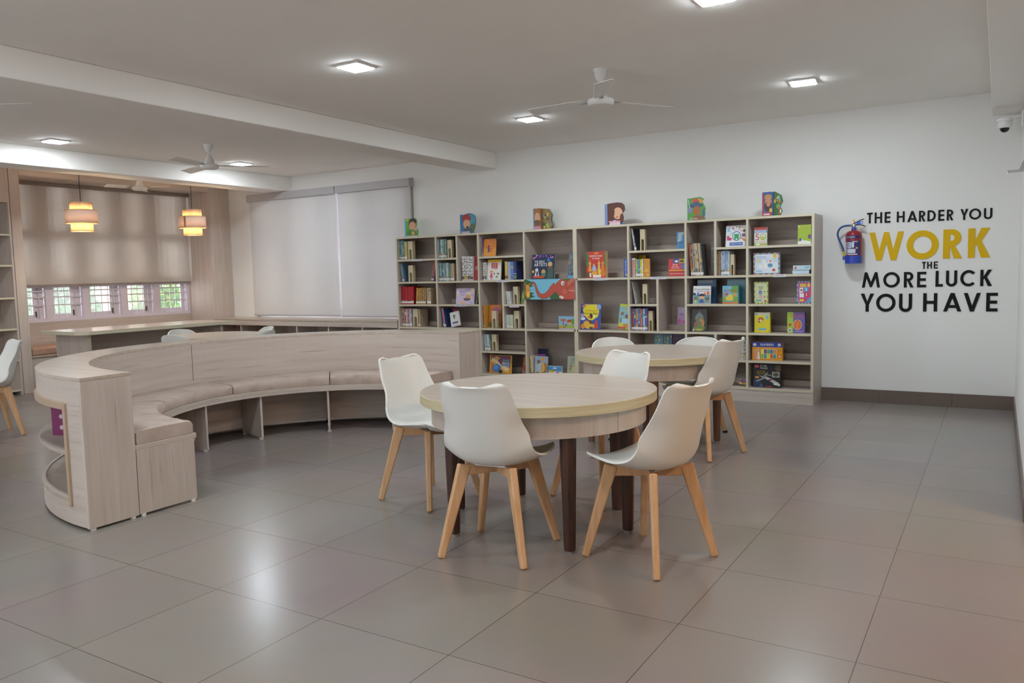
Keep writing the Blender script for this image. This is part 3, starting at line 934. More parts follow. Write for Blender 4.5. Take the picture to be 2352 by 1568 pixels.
# ------------------------------------------------------------------ drawing on covers
class Art:
    """flat coloured printing on a panel w x h; x right, z up, printed face looks to -y"""
    def __init__(s, wd, h, y0=0.0):
        s.w, s.h, s.y, s.mb, s.cols, s.lay = wd, h, y0, MB(), [], 0
    def mat(s, c):
        if c not in s.cols:
            s.cols.append(c)
        return s.cols.index(c)
    @staticmethod
    def clip(pts):
        for ax, lim, sg in ((0, 0, 1), (0, 1, -1), (1, 0, 1), (1, 1, -1)):
            out = []
            for i, p in enumerate(pts):
                q = pts[i - 1]
                a, b = (p[ax] - lim) * sg, (q[ax] - lim) * sg
                if (a >= 0) != (b >= 0):
                    t = b / (b - a)
                    out.append((q[0] + (p[0] - q[0]) * t, q[1] + (p[1] - q[1]) * t))
                if a >= 0:
                    out.append(p)
            pts = out
        return pts
    def poly(s, pts, c):
        pts = s.clip(pts)
        if len(pts) < 3:
            return
        s.lay += 1
        y = s.y - .0004 - .00012 * s.lay
        s.mb.add([((a - .5) * s.w, y, b * s.h) for a, b in pts], [tuple(range(len(pts)))], s.mat(c))
    def r(s, x0, y0, x1, y1, c):
        s.poly([(x0, y0), (x1, y0), (x1, y1), (x0, y1)], c)
    def e(s, x, y, rx, ry, c, n=20):
        s.poly([(x + rx * math.cos(2 * PI * k / n), y + ry * math.sin(2 * PI * k / n)) for k in range(n)], c)
    def st(s, pts, ws, c):
        L, Rr = [], []
        for i, p in enumerate(pts):
            q0, q1 = pts[max(i - 1, 0)], pts[min(i + 1, len(pts) - 1)]
            dx, dy = (q1[0] - q0[0]) * s.w, (q1[1] - q0[1]) * s.h
            l = math.hypot(dx, dy) or 1
            wd = ws[i] if isinstance(ws, (list, tuple)) else ws
            nx, ny = -dy / l * wd / s.w, dx / l * wd / s.h
            L.append((p[0] + nx, p[1] + ny))
            Rr.append((p[0] - nx, p[1] - ny))
        s.lay += 1
        y = s.y - .0004 - .00012 * s.lay
        n = len(pts)
        s.mb.add([((a - .5) * s.w, y, b * s.h) for a, b in L + Rr], [(i, i + 1, n + i + 1, n + i) for i in range(n - 1)], s.mat(c))
    def t(s, txt, x, y, wd, h, c, rot=0.0):
        s.texts = getattr(s, 'texts', [])
        s.texts.append((txt, x, y, wd, h, c, rot))
    def draw(s, spec):
        for q in spec:
            getattr(s, q[0])(*q[1:])
    def emit(s, parent, name='cover_print'):
        if s.mb.f:
            s.mb.build(name, [flat(c, .35) for c in s.cols], parent)
        for txt, x, y, wd, h, c, rot in getattr(s, 'texts', []):
            vs, fs, a0, a1, b0, b1 = text_shape(txt)
            kx, ky = wd * s.w / (a1 - a0), h * s.h / (b1 - b0)
            cr, sr = math.cos(rot), math.sin(rot)
            yy = s.y - .0004 - .00012 * (s.lay + 3)
            v = []
            for p in vs:
                u, q = (p[0] - (a0 + a1) / 2) * kx, (p[1] - (b0 + b1) / 2) * ky
                v.append(((x - .5) * s.w + u * cr - q * sr, yy, y * s.h + u * sr + q * cr))
            MB().add(v, fs).build('title', flat(c, .35), parent)

SK, HAIR = '#DDA77F', '#4A2A1E'
COV = {}
def cov(key, body, label, art, name='book', cat='book'):
    COV[key] = (body, label, art, name, cat)
def blobs(seed, cols, n, x0=.05, y0=.05, x1=.95, y1=.9, r0=.04, r1=.12):
    rn = random.Random(seed)
    return [('e', rn.uniform(x0, x1), rn.uniform(y0, y1), rn.uniform(r0, r1), rn.uniform(r0, r1) * .8, rn.choice(cols)) for _ in range(n)]
def checks(c1, c2, n, c3):
    o = [('r', 0, 0, 1, 1, c1)]
    for k in range(n):
        u = (k + .2) / n
        for q in ((u, 0, u + .5 / n, .05), (u, .95, u + .5 / n, 1), (0, u, .05, u + .5 / n), (.95, u, 1, u + .5 / n)):
            o.append(('r',) + q + ((c2, c3)[k % 2],))
    return o
cov('red_rings', '#A81E28', 'red book with pale rings on its cover, beside the white dotted books', [('e', .25, .5, .14, .08, '#D8B9B0'), ('e', .25, .5, .09, .05, '#A81E28'), ('e', .6, .5, .14, .08, '#D8B9B0'), ('e', .6, .5, .09, .05, '#A81E28')])
cov('lilac', '#CDBFD6', 'glossy lilac picture book leaning on the third shelf of the second column', blobs(1, ['#E0D3E4', '#B9A9CE', '#E2C7B8'], 14, r1=.2) + [('e', .62, .3, .2, .1, '#6C4F66'), ('e', .68, .48, .14, .12, '#D99C62'), ('e', .74, .66, .1, .1, '#E7CFA2'), ('e', .4, .08, .14, .05, '#E6B64E'), ('t', 'flying', .32, .84, .28, .07, '#8E7BB4'), ('t', 'little fairy', .45, .68, .5, .09, '#F3EEF3')])
cov('maroon', '#6E1B38', 'maroon picture book leaning left behind a white book', [('e', .5, .6, .3, .12, '#E8DCE0'), ('e', .5, .6, .2, .07, '#6E1B38'), ('e', .6, .2, .3, .1, '#D98B3A'), ('e', .35, .12, .2, .06, '#6FA044'), ('e', .5, .82, .2, .06, '#B64A78')])
cov('white_frog', '#D6D4D4', 'white book with a small green figure and dark label, leaning left', [('e', .45, .72, .14, .09, '#5E7F5C'), ('e', .45, .60, .07, .08, '#47664B'), ('r', .2, .2, .82, .32, '#6A5C7E'), ('r', .25, .1, .75, .13, '#B9B5B9')])
cov('orange', '#D9822B', 'orange picture book facing out on the top shelf of the third column', [('poly', [(0, 0), (1, 0), (1, .5), (.5, .3), (0, .55)], '#E39A3C'), ('poly', [(.3, 1), (1, .55), (1, 1)], '#C97A38'), ('st', [(.42, .22), (.45, .4), (.4, .55), (.48, .62)], .012, '#6B3F6E'), ('e', .62, .3, .08, .05, '#C76A2A'), ('e', .66, .42, .05, .04, '#B95A3E')])
cov('white_yellow', '#E4E0DA', 'white book with yellow top and red badge, facing out on the second shelf', [('r', 0, .86, 1, 1, '#E2B21E'), ('poly', [(.28, .56), (.74, .54), (.75, .82), (.27, .83)], '#C23A34'), ('e', .3, .4, .14, .05, '#E5962E'), ('e', .3, .34, .08, .05, '#EDC8A8'), ('poly', [(.2, .12), (.42, .12), (.34, .34), (.26, .34)], '#D6487C'), ('st', [(.27, .12), (.27, .03)], .003, '#2A2626'), ('st', [(.36, .12), (.36, .03)], .003, '#2A2626'), ('e', .8, .3, .1, .05, '#8A7A70'), ('e', .72, .15, .1, .05, '#6FA54A'), ('e', .52, .3, .04, .05, '#333030'), ('t', 'Julie', .5, .89, .3, .05, '#7A4A1A'), ('t', 'LOVES', .5, .76, .32, .06, '#F2E8E4'), ('t', 'TO GO', .5, .68, .32, .06, '#F2E8E4'), ('t', 'MAGICAL', .5, .60, .38, .055, '#F2E8E4')])
cov('mauve', '#C8772E', 'orange and mauve picture book facing out behind a bookend on the fourth shelf', [('poly', [(.25, .3), (.9, .3), (.9, .8), (.6, .95), (.28, .8)], '#A05A78'), ('e', .5, .14, .5, .16, '#6E6A3A'), ('e', .3, .2, .1, .08, '#C8452E'), ('e', .7, .22, .1, .1, '#4A5A8A'), ('t', 'The Brave and', .58, .66, .55, .06, '#E8D8E0'), ('t', 'bold', .52, .57, .2, .06, '#E8D8E0')])
cov('green_small', '#93A95E', 'small green book leaning against a bookend on the third shelf', [('e', .5, .6, .3, .2, '#B8C98A'), ('e', .5, .25, .3, .12, '#6F8A4A')])
cov('artists', '#1D2B4E', 'navy book about great artists facing out on the second shelf of the fourth column', blobs(5, ['#8A4FA0', '#C65A9A', '#4E74B4', '#B0A0B8'], 14, .05, .82, .95, .98, .02, .06) + [('e', .8, .5, .14, .2, '#4A4A3A'), ('e', .8, .6, .1, .1, '#C8A878'), ('e', .82, .46, .06, .05, '#8A4A38'), ('poly', [(.68, 0), (.95, 0), (.95, .4), (.72, .4)], '#3E5A50'), ('e', .22, .36, .07, .08, '#D8D4D8'), ('poly', [(.12, .1), (.34, .1), (.28, .32), (.18, .32)], '#E0DCDC'), ('e', .24, .22, .04, .1, '#27304E'), ('e', .52, .28, .09, .11, '#C8A05E'), ('poly', [(.42, .1), (.64, .1), (.6, .24), (.45, .24)], '#4F7A62'), ('poly', [(.66, .72), (.72, .92), (.8, .72)], '#2F7FC4'), ('e', .06, .3, .05, .06, '#D8B04A'), ('r', .06, .03, .56, .12, '#C4452E'), ('t', 'THE GREAT', .34, .71, .46, .085, '#F2F0EE'), ('t', 'ARTISTS', .38, .58, .56, .13, '#F6F4F2')])
cov('dark_people', '#4F6074', 'dark picture book turned sideways at the right end of the fourth column', blobs(8, ['#7A8A6A', '#9A8A5A', '#B07A6A', '#5A7AA0', '#2E3A4E'], 22) + [('r', .1, 0, 1, .1, '#4FA0C8')])
def calendar(s2):
    return [('r', 0, .08, 1, .96, '#86B4D4'), ('poly', [(0, .08), (1, .08), (1, .3), (.5, .36), (0, .3)], '#9CB84A'), ('r', 0, 0, 1, .08, '#B9A7C0'), ('e', .28, .72, .2, .1, '#B0714A'), ('r', .26, .3, .31, .66, '#7A4A30'), ('e', .72, .62, .2, .14, '#B8402E'), ('e', .72, .45, .12, .12, SK), ('e', .45, .5, .07, .08, SK), ('r', .4, .22, .52, .42, '#5A7AC0'), ('e', .9, .6, .14, .2, '#5F9A3E'), ('e', .12, .16, .1, .06, '#D98A3A'), ('e', .35, .18, .06, .06, '#C8402E')]
cov('calendar', '#86B4D4', 'blue spiral bound picture calendar on the fourth shelf of the fourth column', calendar(0))
cov('calendar_small', '#9CC4DC', 'small spiral bound picture pad standing on the bottom shelf', [('r', 0, .5, 1, .95, '#4F9AD0'), ('r', 0, 0, 1, .5, '#DCE4D0'), ('e', .25, .5, .22, .12, '#D8B23A'), ('e', .72, .3, .16, .16, '#B84A9A'), ('e', .3, .22, .12, .1, '#5FA04A'), ('e', .5, .8, .16, .08, '#E8E8F0')])
cov('space', '#D9A514', 'big yellow edged space book facing out on the bottom shelf', [('r', .05, .03, .95, .97, '#7A3A5E'), ('poly', [(.05, .03), (.95, .03), (.95, .35), (.5, .5), (.05, .7)], '#C8762A'), ('st', [(.08, .75), (.3, .6), (.5, .35), (.9, .2)], [.03, .03, .025, .02], '#E8D0A0'), ('st', [(.1, .62), (.4, .42), (.7, .12)], .012, '#E0A84A'), ('e', .32, .82, .12, .1, '#D8B070'), ('e', .32, .82, .2, .035, '#C89A5A'), ('e', .33, .28, .2, .24, '#3F74B4'), ('e', .3, .34, .12, .14, '#5B90C8'), ('e', .52, .1, .1, .1, '#2A2420'), ('poly', [(.62, .08), (.9, .2), (.9, .05)], '#E2B63A'), ('r', .56, .38, .94, .78, '#3A6A94'), ('t', 'LITTLE KIDS', .75, .74, .32, .035, '#E8C84A'), ('t', 'FIRST', .75, .68, .28, .06, '#E0A83A'), ('t', 'BIG', .75, .56, .32, .12, '#F2F2F0'), ('t', 'BOOK OF', .75, .47, .24, .03, '#F2F2F0'), ('t', 'SPACE', .75, .4, .34, .085, '#F2F2F0')])
cov('orange_sky', '#B96A2E', 'narrow orange and blue picture book turned sideways on the bottom shelf', [('e', .6, .6, .3, .2, '#6FA4CE'), ('e', .5, .3, .4, .16, '#C84A34'), ('e', .55, .12, .3, .08, '#6A8ABE')])
cov('navy', '#2B2E52', 'tall navy book at the back of the bottom shelf in the fourth column', [])
cov('purple', '#7E3A8A', 'purple book leaning behind a round window book on the bottom shelf', [('e', .5, .85, .4, .05, '#A05AA8')])
cov('round_window', '#A9BACB', 'picture book with a round mirror window on the bottom shelf', [('e', .5, .8, .5, .2, '#9AB0C8'), ('e', .62, .86, .16, .1, '#D9A24A'), ('e', .3, .7, .14, .12, '#7A6A5A'), ('e', .85, .4, .14, .3, '#A87A42'), ('e', .5, .1, .45, .12, '#8A7A4A'), ('e', .48, .4, .32, .27, '#E0B24A'), ('e', .46, .4, .26, .22, '#A9C6E4'), ('poly', [(.5, .2), (.66, .25), (.72, .4), (.66, .55), (.5, .6)], '#D8A63E')])
cov('giraffe', '#A3B4A8', 'pale green book with a giraffe at the right end of the bottom shelf', [('st', [(.3, .2), (.36, .5), (.42, .78)], [.012, .010, .006], '#B99A52'), ('e', .42, .84, .1, .06, '#C2A45E'), ('e', .25, .25, .2, .2, '#B9B08A'), ('e', .34, .5, .05, .05, '#7A5A34'), ('e', .3, .36, .05, .05, '#7A5A34'), ('e', .72, .3, .22, .2, '#C9C79A'), ('e', .75, .56, .1, .08, '#D0B84A'), ('t', 'OLD', .72, .84, .36, .09, '#3E4A4A')])
cov('ramayana', '#C7362C', 'thick red story book with gold spine facing out in the fifth column', [('r', .93, 0, 1, 1, '#A9822E'), ('r', 0, .45, .1, .98, '#3F7A3E'), ('r', .86, .45, .93, .98, '#3F7A3E'), ('e', .5, .4, .34, .14, '#B02A54')] + [('e', q, .55, .06, .05, SK) for q in (.18, .62, .8)] + [('poly', [(q - .08, .25), (q + .08, .25), (q + .03, .6), (q, .68), (q - .03, .6)], c) for q, c in ((.18, '#E0A12E'), (.62, '#E2B63A'), (.8, '#D98A2E'))] + [('e', .38, .42, .09, .06, '#7FA0C4'), ('poly', [(.26, .28), (.52, .28), (.44, .44), (.32, .44)], '#A9B4CE'), ('e', .38, .5, .05, .04, '#D8B23A'), ('e', .4, .18, .14, .1, '#E0A42E'), ('e', .66, .22, .1, .1, '#E6C23A'), ('e', .82, .18, .12, .14, '#D9742A'), ('e', .5, .93, .12, .03, '#D9A23A'), ('r', .32, .02, .72, .12, '#E6E2DC'), ('r', 0, .02, .2, .22, '#6A4A1E'), ('r', .16, .04, .24, .2, '#E8E4D8'), ('t', 'RAMAYANA', .48, .83, .62, .075, '#F2E8DC'), ('t', 'STORIES', .48, .735, .38, .06, '#F2E8DC')])
cov('blue_box', '#2F55A8', 'blue box of books showing its narrow side in the fifth column', [('e', .7, .12, .25, .05, '#E0B030'), ('t', 'Big Book Box Set', .5, .52, 3.6, .10, '#E8EAF2', -PI / 2)], 'book_box', 'box')
cov('zara', '#2E4C9C', 'blue and yellow princess story book leaning in the fifth column', [('poly', [(.15, .98), (.8, .98), (.92, .7), (.86, .5), (.6, .36), (.4, .38), (.18, .55), (.1, .75)], '#E2D01E'), ('e', .15, .92, .1, .06, '#C87A5A'), ('e', .9, .88, .12, .1, '#8AA0D8'), ('e', .08, .55, .1, .08, '#B49AC0'), ('e', .52, .52, .08, .1, '#1E1A1E'), ('e', .42, .48, .08, .05, '#E06A2A'), ('e', .68, .52, .05, .06, '#E8E4D0'), ('poly', [(.35, .1), (.6, .1), (.56, .36), (.4, .36)], '#6A3A1E'), ('e', .3, .2, .16, .14, '#E0A82A'), ('e', .5, .12, .3, .1, '#D8B030'), ('poly', [(.68, .04), (.9, .04), (.86, .3), (.8, .38), (.72, .3)], '#C4402E'), ('e', .12, .12, .1, .1, '#D8842E'), ('e', .55, .06, .1, .04, '#4A2E1E'), ('e', .12, .42, .12, .06, '#DDE0EA'), ('t', 'The Adventures of', .5, .74, .58, .055, '#C8482A'), ('t', 'Princess Zara', .5, .63, .7, .08, '#2A2A34')])
cov('green_castle', '#A4BF3E', 'green and sky blue story book turned sideways at the right end of the fifth column', [('r', 0, .45, 1, .95, '#7FB8C4'), ('e', .5, .98, 1, .1, '#B8C43A'), ('e', .3, .62, .14, .07, '#8A5A3A'), ('e', .75, .52, .18, .08, '#6A4A5A'), ('r', .3, .24, 1, .42, '#A8CDE4'), ('e', .2, .36, .12, .1, '#6A8AC0'), ('e', .3, .16, .16, .1, '#E0C63A'), ('e', .7, .14, .2, .08, '#D8842E'), ('r', 0, .02, .7, .1, '#C8382E'), ('t', 'Life', .7, .82, .4, .08, '#C8D83A'), ('t', 'Captain', .62, .72, .6, .07, '#E4D85A')])
cov('blue_bag', '#3E86B8', 'small blue pouch like box at the right end of the top shelf', [('poly', [(.1, .4), (.7, .5), (.75, .98), (.25, .95)], '#9DB4C4'), ('r', 0, .34, .9, .40, '#2E5E96'), ('e', .86, .9, .1, .06, '#D8C23A'), ('r', .4, .0, .46, .34, '#2E6EA6')], 'pouch', 'box')
cov('yellow', '#D9B21E', 'yellow book standing behind the rainbow spines on the second shelf', [('r', 0, .0, 1, .2, '#C89A1E')])
cov('striped', '#DEDAD8', 'red and white striped spiral book in the sixth column', [('r', 0, .03 + .076 * k, 1, .066 + .076 * k, '#B8323A') for k in range(12)])
cov('amber', '#CF8F1E', 'amber book facing out at the end of the rainbow spines', [('r', .12, .3, .88, .34, '#E6C46A'), ('r', .12, .4, .8, .44, '#E6C46A'), ('e', .7, .12, .16, .06, '#DDB35A')])
cov('red_box', '#C22F30', 'red slanted box of books at the right end of the sixth column', [('r', .3, .68, 1, 1, '#2E4E96'), ('r', .66, .74, 1, 1, '#C79A22'), ('e', .5, .86, .12, .06, '#E8E8E8'), ('e', .82, .86, .14, .05, '#2A2420'), ('poly', [(.05, .34), (.75, .34), (.82, .74), (.25, .74)], '#D03A38'), ('r', .78, .42, 1, .66, '#5C7AC0'), ('r', .02, .32, .98, .37, '#D8C23A'), ('t', 'Big', .42, .68, .28, .075, '#F4EDEA'), ('t', 'Book', .44, .58, .36, .075, '#F4EDEA'), ('t', 'Box Set', .44, .48, .48, .06, '#F4EDEA'), ('t', 'Big Book Box Set', .52, .15, .82, .08, '#F4EDEA')], 'book_box', 'box')
cov('shapes', '#B79FC9', 'lilac activity book raised on the ledge in the sixth column', [('r', .2, .72, 1, 1, '#B4AFC6'), ('e', .7, .84, .2, .08, '#D0C48A'), ('r', 0, 0, 1, .7, '#B898C8'), ('poly', [(.06, .06), (.26, .06), (.26, .24), (.16, .38), (.06, .24)], '#C8488A'), ('poly', [(.36, .06), (.56, .06), (.56, .18), (.46, .3), (.36, .18)], '#C04AA0'), ('e', .76, .2, .06, .05, '#D8B84A'), ('e', .9, .14, .08, .08, '#A04AA8'), ('t', 'Shapes', .58, .56, .78, .14, '#4A2A5E'), ('t', 'with fairies', .58, .40, .6, .06, '#7A5A9A')])
cov('fairy_a', '#4E7A86', 'blue green shaped board book left on the fifth shelf behind the second table', blobs(11, ['#7FA45A', '#D8A87A', '#A8683E', '#5A8AB4', '#C8B05A'], 16))
cov('fairy_b', '#3A5A7A', 'blue green shaped board book right on the fifth shelf behind the second table', blobs(12, ['#7FA45A', '#D8B08A', '#C89A3E', '#4A6AB4', '#A86A4A'], 16))
cov('purple_dark', '#43254A', 'dark purple box on the fifth shelf of the sixth column', [('e', .3, .8, .03, .02, '#A88AA8')], 'game_box', 'box')
cov('bricks', '#8E8683', 'grey box printed like a brick wall at the back of the seventh column', [('r', .02, .8, .98, .83, '#C6C2C0')] + [('r', .02, z, .98, z + .012, '#BDB8B6') for z in (.2, .4, .6)] + [('r', q, z, q + .02, z + .2, '#BDB8B6') for z, qs in ((.0, (.3, .8)), (.2, (.1, .55)), (.4, (.3, .8)), (.6, (.1, .55))) for q in qs], 'game_box', 'box')
cov('spot', '#E4E4E6', 'white activity book with a blue magnifying glass on the top shelf', [('e', .54, .5, .22, .23, '#3A6CB4'), ('e', .54, .5, .18, .19, '#DCE8F0'), ('r', .42, .38, .66, .6, '#3F9A4A'), ('r', .44, .3, .5, .38, '#3F9A4A'), ('r', .58, .3, .64, .38, '#3F9A4A'), ('poly', [(.74, .38), (1, .22), (1, .3), (.78, .45)], '#E08A2E'), ('poly', [(.06, .3), (.3, .3), (.3, .42), (.18, .44), (.16, .52), (.06, .52)], '#C03A6A'), ('r', .07, .7, .22, .92, '#8EC6DC'), ('r', .8, .46, .98, .6, '#8A5A6E'), ('r', .2, .05, .86, .2, '#3A64B0'), ('e', .36, .86, .06, .04, '#D04A3E'), ('e', .54, .92, .03, .04, '#4FA05A'), ('e', .68, .9, .05, .05, '#8A8A90'), ('e', .8, .9, .05, .03, '#E0B23A'), ('e', .92, .74, .06, .06, '#3A3A3E'), ('t', 'SPOT', .26, .62, .22, .07, '#4F9A4A', .95), ('t', 'and', .46, .78, .14, .05, '#4A6AB4', .3), ('t', 'LEARN', .74, .76, .3, .08, '#D0503A', -.5), ('t', 'THINGS AT HOME', .53, .125, .56, .055, '#EEF0F6')])
cov('counting', '#E2E0DE', 'white counting book with pirates on the third shelf of the seventh column', [('r', .02, .02, .98, .5, '#5A9AA4'), ('e', .5, .36, .16, .13, SK), ('poly', [(.28, .42), (.72, .42), (.6, .56), (.4, .56)], '#26222A'), ('poly', [(.36, .04), (.64, .04), (.58, .26), (.42, .26)], '#3A4A8A'), ('e', .16, .3, .1, .1, '#7A6A4A'), ('e', .82, .28, .12, .1, '#6A5A4A'), ('r', .22, .46, .34, .62, '#3A6AB8'), ('r', .78, .5, .94, .68, '#D8742E'), ('r', .1, .06, .22, .2, '#E0CC3A'), ('e', .08, .54, .08, .08, '#2A2426'), ('e', .68, .54, .05, .08, '#C8402E'), ('e', .86, .12, .1, .06, '#A4845A'), ('t', 'Counting', .5, .8, .86, .13, '#26262A'), ('t', 'with Pirates', .5, .69, .62, .065, '#4A4A50')])
cov('blue_back', '#3C5F86', 'blue box standing behind the white counting book', [('r', .04, .86, .8, .97, '#8796A4'), ('r', .88, 0, 1, 1, '#2E4C7A')], 'game_box', 'box')
cov('animals', '#6FB0D0', 'animal book box with green trees on the third shelf of the seventh column', [('r', 0, 0, 1, .4, '#6FA03E'), ('e', .8, .8, .3, .24, '#5FA04A'), ('e', .15, .5, .2, .14, '#8A9AA0'), ('e', .45, .3, .26, .14, '#E0C63A'), ('e', .5, .42, .16, .1, '#E0CC4A'), ('e', .8, .5, .12, .1, '#D8A02E'), ('e', .28, .54, .07, .08, '#B04A2E'), ('e', .75, .56, .08, .06, '#C8A24A'), ('r', 0, 0, 1, .09, '#D9743A'), ('r', .25, .12, .75, .18, '#6FA8C8'), ('t', 'Wild', .5, .88, .2, .07, '#E0E8E0'), ('t', 'Animals', .5, .73, .88, .14, '#C85A2A')], 'book_box', 'box')
cov('teal_back', '#4E8896', 'teal box standing behind the animal book box', [('r', .03, .8, .9, .97, '#6FA0AC'), ('r', .9, 0, 1, .8, '#3E7A6A')], 'game_box', 'box')
cov('dark_forest', '#1F2A24', 'dark green fairy tale book on the fourth shelf of the seventh column', [('e', .5, .6, .28, .22, '#6F8A86'), ('poly', [(.35, .72), (.5, .95), (.65, .72)], '#7A8A92'), ('e', .5, .87, .06, .05, '#A83A4A'), ('e', .55, .45, .3, .2, '#6A6A4A'), ('e', .5, .16, .4, .14, '#5F7A2E'), ('e', .26, .3, .12, .12, '#8A4A3A'), ('e', .6, .5, .1, .09, '#A8785A'), ('e', .75, .36, .1, .16, '#A87A3A'), ('e', .5, .07, .3, .05, '#A89A3A'), ('r', .08, .02, .18, .1, '#D8D8D0')])
cov('fifty', '#DAD8D2', 'flashcard box with red top and a large 50 on the top shelf', [('r', 0, .86, 1, 1, '#B02E36'), ('r', 0, .7, 1, .84, '#7E98BC'), ('e', .7, .48, .24, .18, '#8ABF3E'), ('e', .7, .5, .17, .12, '#DAD8D2'), ('e', .7, .45, .1, .06, '#D8A23A'), ('r', 0, 0, 1, .15, '#9CC04E'), ('e', .3, .08, .16, .06, '#E0E4D8'), ('e', .7, .08, .14, .06, '#D89A7A'), ('t', '5', .26, .48, .3, .34, '#C8403A'), ('t', 'Flashcards', .5, .77, .8, .09, '#E8ECF2'), ('t', 'FIRST WORDS', .5, .22, .88, .07, '#C8904A')], 'flashcard_box', 'box')
cov('lime', '#9DB82A', 'lime green activity box at the right end of the top shelf', [('r', 0, 0, 1, .14, '#E2E6DA'), ('e', .25, .2, .14, .08, '#E0E4DC'), ('e', .2, .24, .1, .08, '#5A4A8A'), ('poly', [(.76, .3), (.98, .26), (1, .46), (.8, .5)], '#6A3E8A'), ('e', .5, .14, .3, .05, '#E2E6DA'), ('r', .02, .88, .18, .96, '#C8D49A'), ('t', 'First', .56, .88, .4, .06, '#D88A4A'), ('t', 'Games', .6, .79, .5, .07, '#D88A4A')], 'game_box', 'box')
cov('seasons', '#6FA8CE', 'pale blue seasons puzzle box with checked border on the second shelf', checks('#5FA4D4', '#C8402E', 9, '#E0C63A') + [('r', .06, .07, .94, .93, '#D3DCE4'), ('r', .06, .55, .94, .75, '#BFD0E0'), ('e', .82, .84, .07, .1, '#E2B62E'), ('r', .34, .5, .48, .68, '#E4E4E0'), ('r', .58, .54, .72, .7, '#E6E2DC'), ('e', .65, .62, .04, .05, '#C8703A'), ('r', .22, .3, .34, .44, '#E8E8E4'), ('r', .4, .3, .54, .5, '#E6E6E2'), ('e', .64, .42, .1, .09, '#4F8AA8'), ('e', .2, .64, .06, .07, '#E2CC7A'), ('e', .78, .2, .06, .06, '#C8402E'), ('r', .1, .12, .34, .2, '#9DC0DA'), ('t', 'Seasons', .32, .82, .36, .08, '#4F8AC0')], 'game_box', 'box')
cov('letters_green', '#C7D06A', 'yellow green letter puzzle box on the third shelf of the last column', checks('#BFCB4A', '#3A6A4A', 8, '#D8E08A') + [('r', .06, .05, .94, .95, '#C9CFA0'), ('r', .36, .44, .56, .6, '#3E5FA8'), ('r', .4, .24, .58, .4, '#C08ABE'), ('e', .74, .54, .06, .02, '#3A3430'), ('e', .76, .32, .05, .04, '#C84A3A'), ('e', .82, .12, .08, .05, '#C8402E'), ('r', .3, .74, .66, .78, '#7A8A5A'), ('r', .34, .66, .62, .70, '#7A8A5A'), ('r', .14, .12, .56, .18, '#6FA0B0'), ('t', 'a', .46, .52, .08, .07, '#E8E8F0'), ('t', 'b', .49, .32, .07, .09, '#F0E8F0')], 'game_box', 'box')
cov('letters_pink', '#7FA0D4', 'pink and blue number puzzle box on the third shelf of the last column', checks('#6F98D4', '#2E3A7A', 9, '#D8D04A') + [('r', .12, .06, 1, .93, '#C43A7E'), ('poly', [(.6, .06), (1, .06), (1, .34)], '#4FA0C8'), ('r', .22, .74, .66, .88, '#D8C23A'), ('e', .84, .82, .1, .09, '#E0C63A'), ('poly', [(.18, .48), (.44, .5), (.44, .72), (.2, .7)], '#E4E0E0'), ('poly', [(.5, .52), (.82, .55), (.8, .74), (.5, .72)], '#3F9AC8'), ('poly', [(.2, .28), (.5, .28), (.5, .46), (.2, .46)], '#E2E0E4'), ('poly', [(.54, .3), (.82, .33), (.8, .5), (.54, .48)], '#B82E34'), ('e', .32, .6, .08, .05, '#7A5A5A'), ('r', .2, .1, .5, .2, '#D8C63A'), ('t', '1', .66, .63, .06, .11, '#F0F0F4'), ('t', '3', .68, .40, .1, .12, '#F0E8E8'), ('t', 'Numbers', .44, .81, .36, .06, '#C43A7E')], 'game_box', 'box')
cov('yellow_game', '#D9CC1E', 'bright yellow game box on the fourth shelf of the last column', [('r', 0, .86, 1, 1, '#DCDCC8'), ('e', .42, .66, .18, .1, '#B0542E'), ('poly', [(.2, .6), (.3, .46), (.42, .54)], '#B84A34'), ('e', .42, .6, .1, .06, '#E0D8B0'), ('e', .82, .76, .1, .1, '#6FB4D0'), ('r', .26, .12, .76, .22, '#6FB4C8'), ('e', .9, .08, .05, .04, '#D89A3A'), ('r', .04, .88, .2, .97, '#A0A090')], 'game_box', 'box')
cov('fruits', '#6A5A9E', 'green and violet box with an orange pumpkin on the fourth shelf', [('r', 0, 0, .34, 1, '#9CBF34'), ('e', .58, .4, .24, .25, '#E4DCD8'), ('e', .58, .4, .22, .23, '#D2691E'), ('e', .58, .4, .1, .22, '#DD7A2A'), ('poly', [(.56, .58), (.62, .58), (.6, .66), (.55, .65)], '#4A5A2A'), ('e', .16, .4, .08, .07, '#C8402E'), ('e', .16, .14, .1, .09, '#E4E4EC'), ('e', .16, .14, .06, .05, '#4A3A8A'), ('r', .42, .06, .9, .1, '#A89ACA'), ('t', 'FRUITS AND', .5, .88, .7, .075, '#D8583A'), ('t', 'VEGETABLES', .5, .77, .72, .075, '#D8583A')], 'game_box', 'box')
NUMC = ['#7FBF3E', '#4F9AA8', '#D8D04A', '#D2602E', '#3F9A9A', '#E0E05A', '#8A4AA0', '#5FA04A', '#4F7AC8', '#D88A4A']
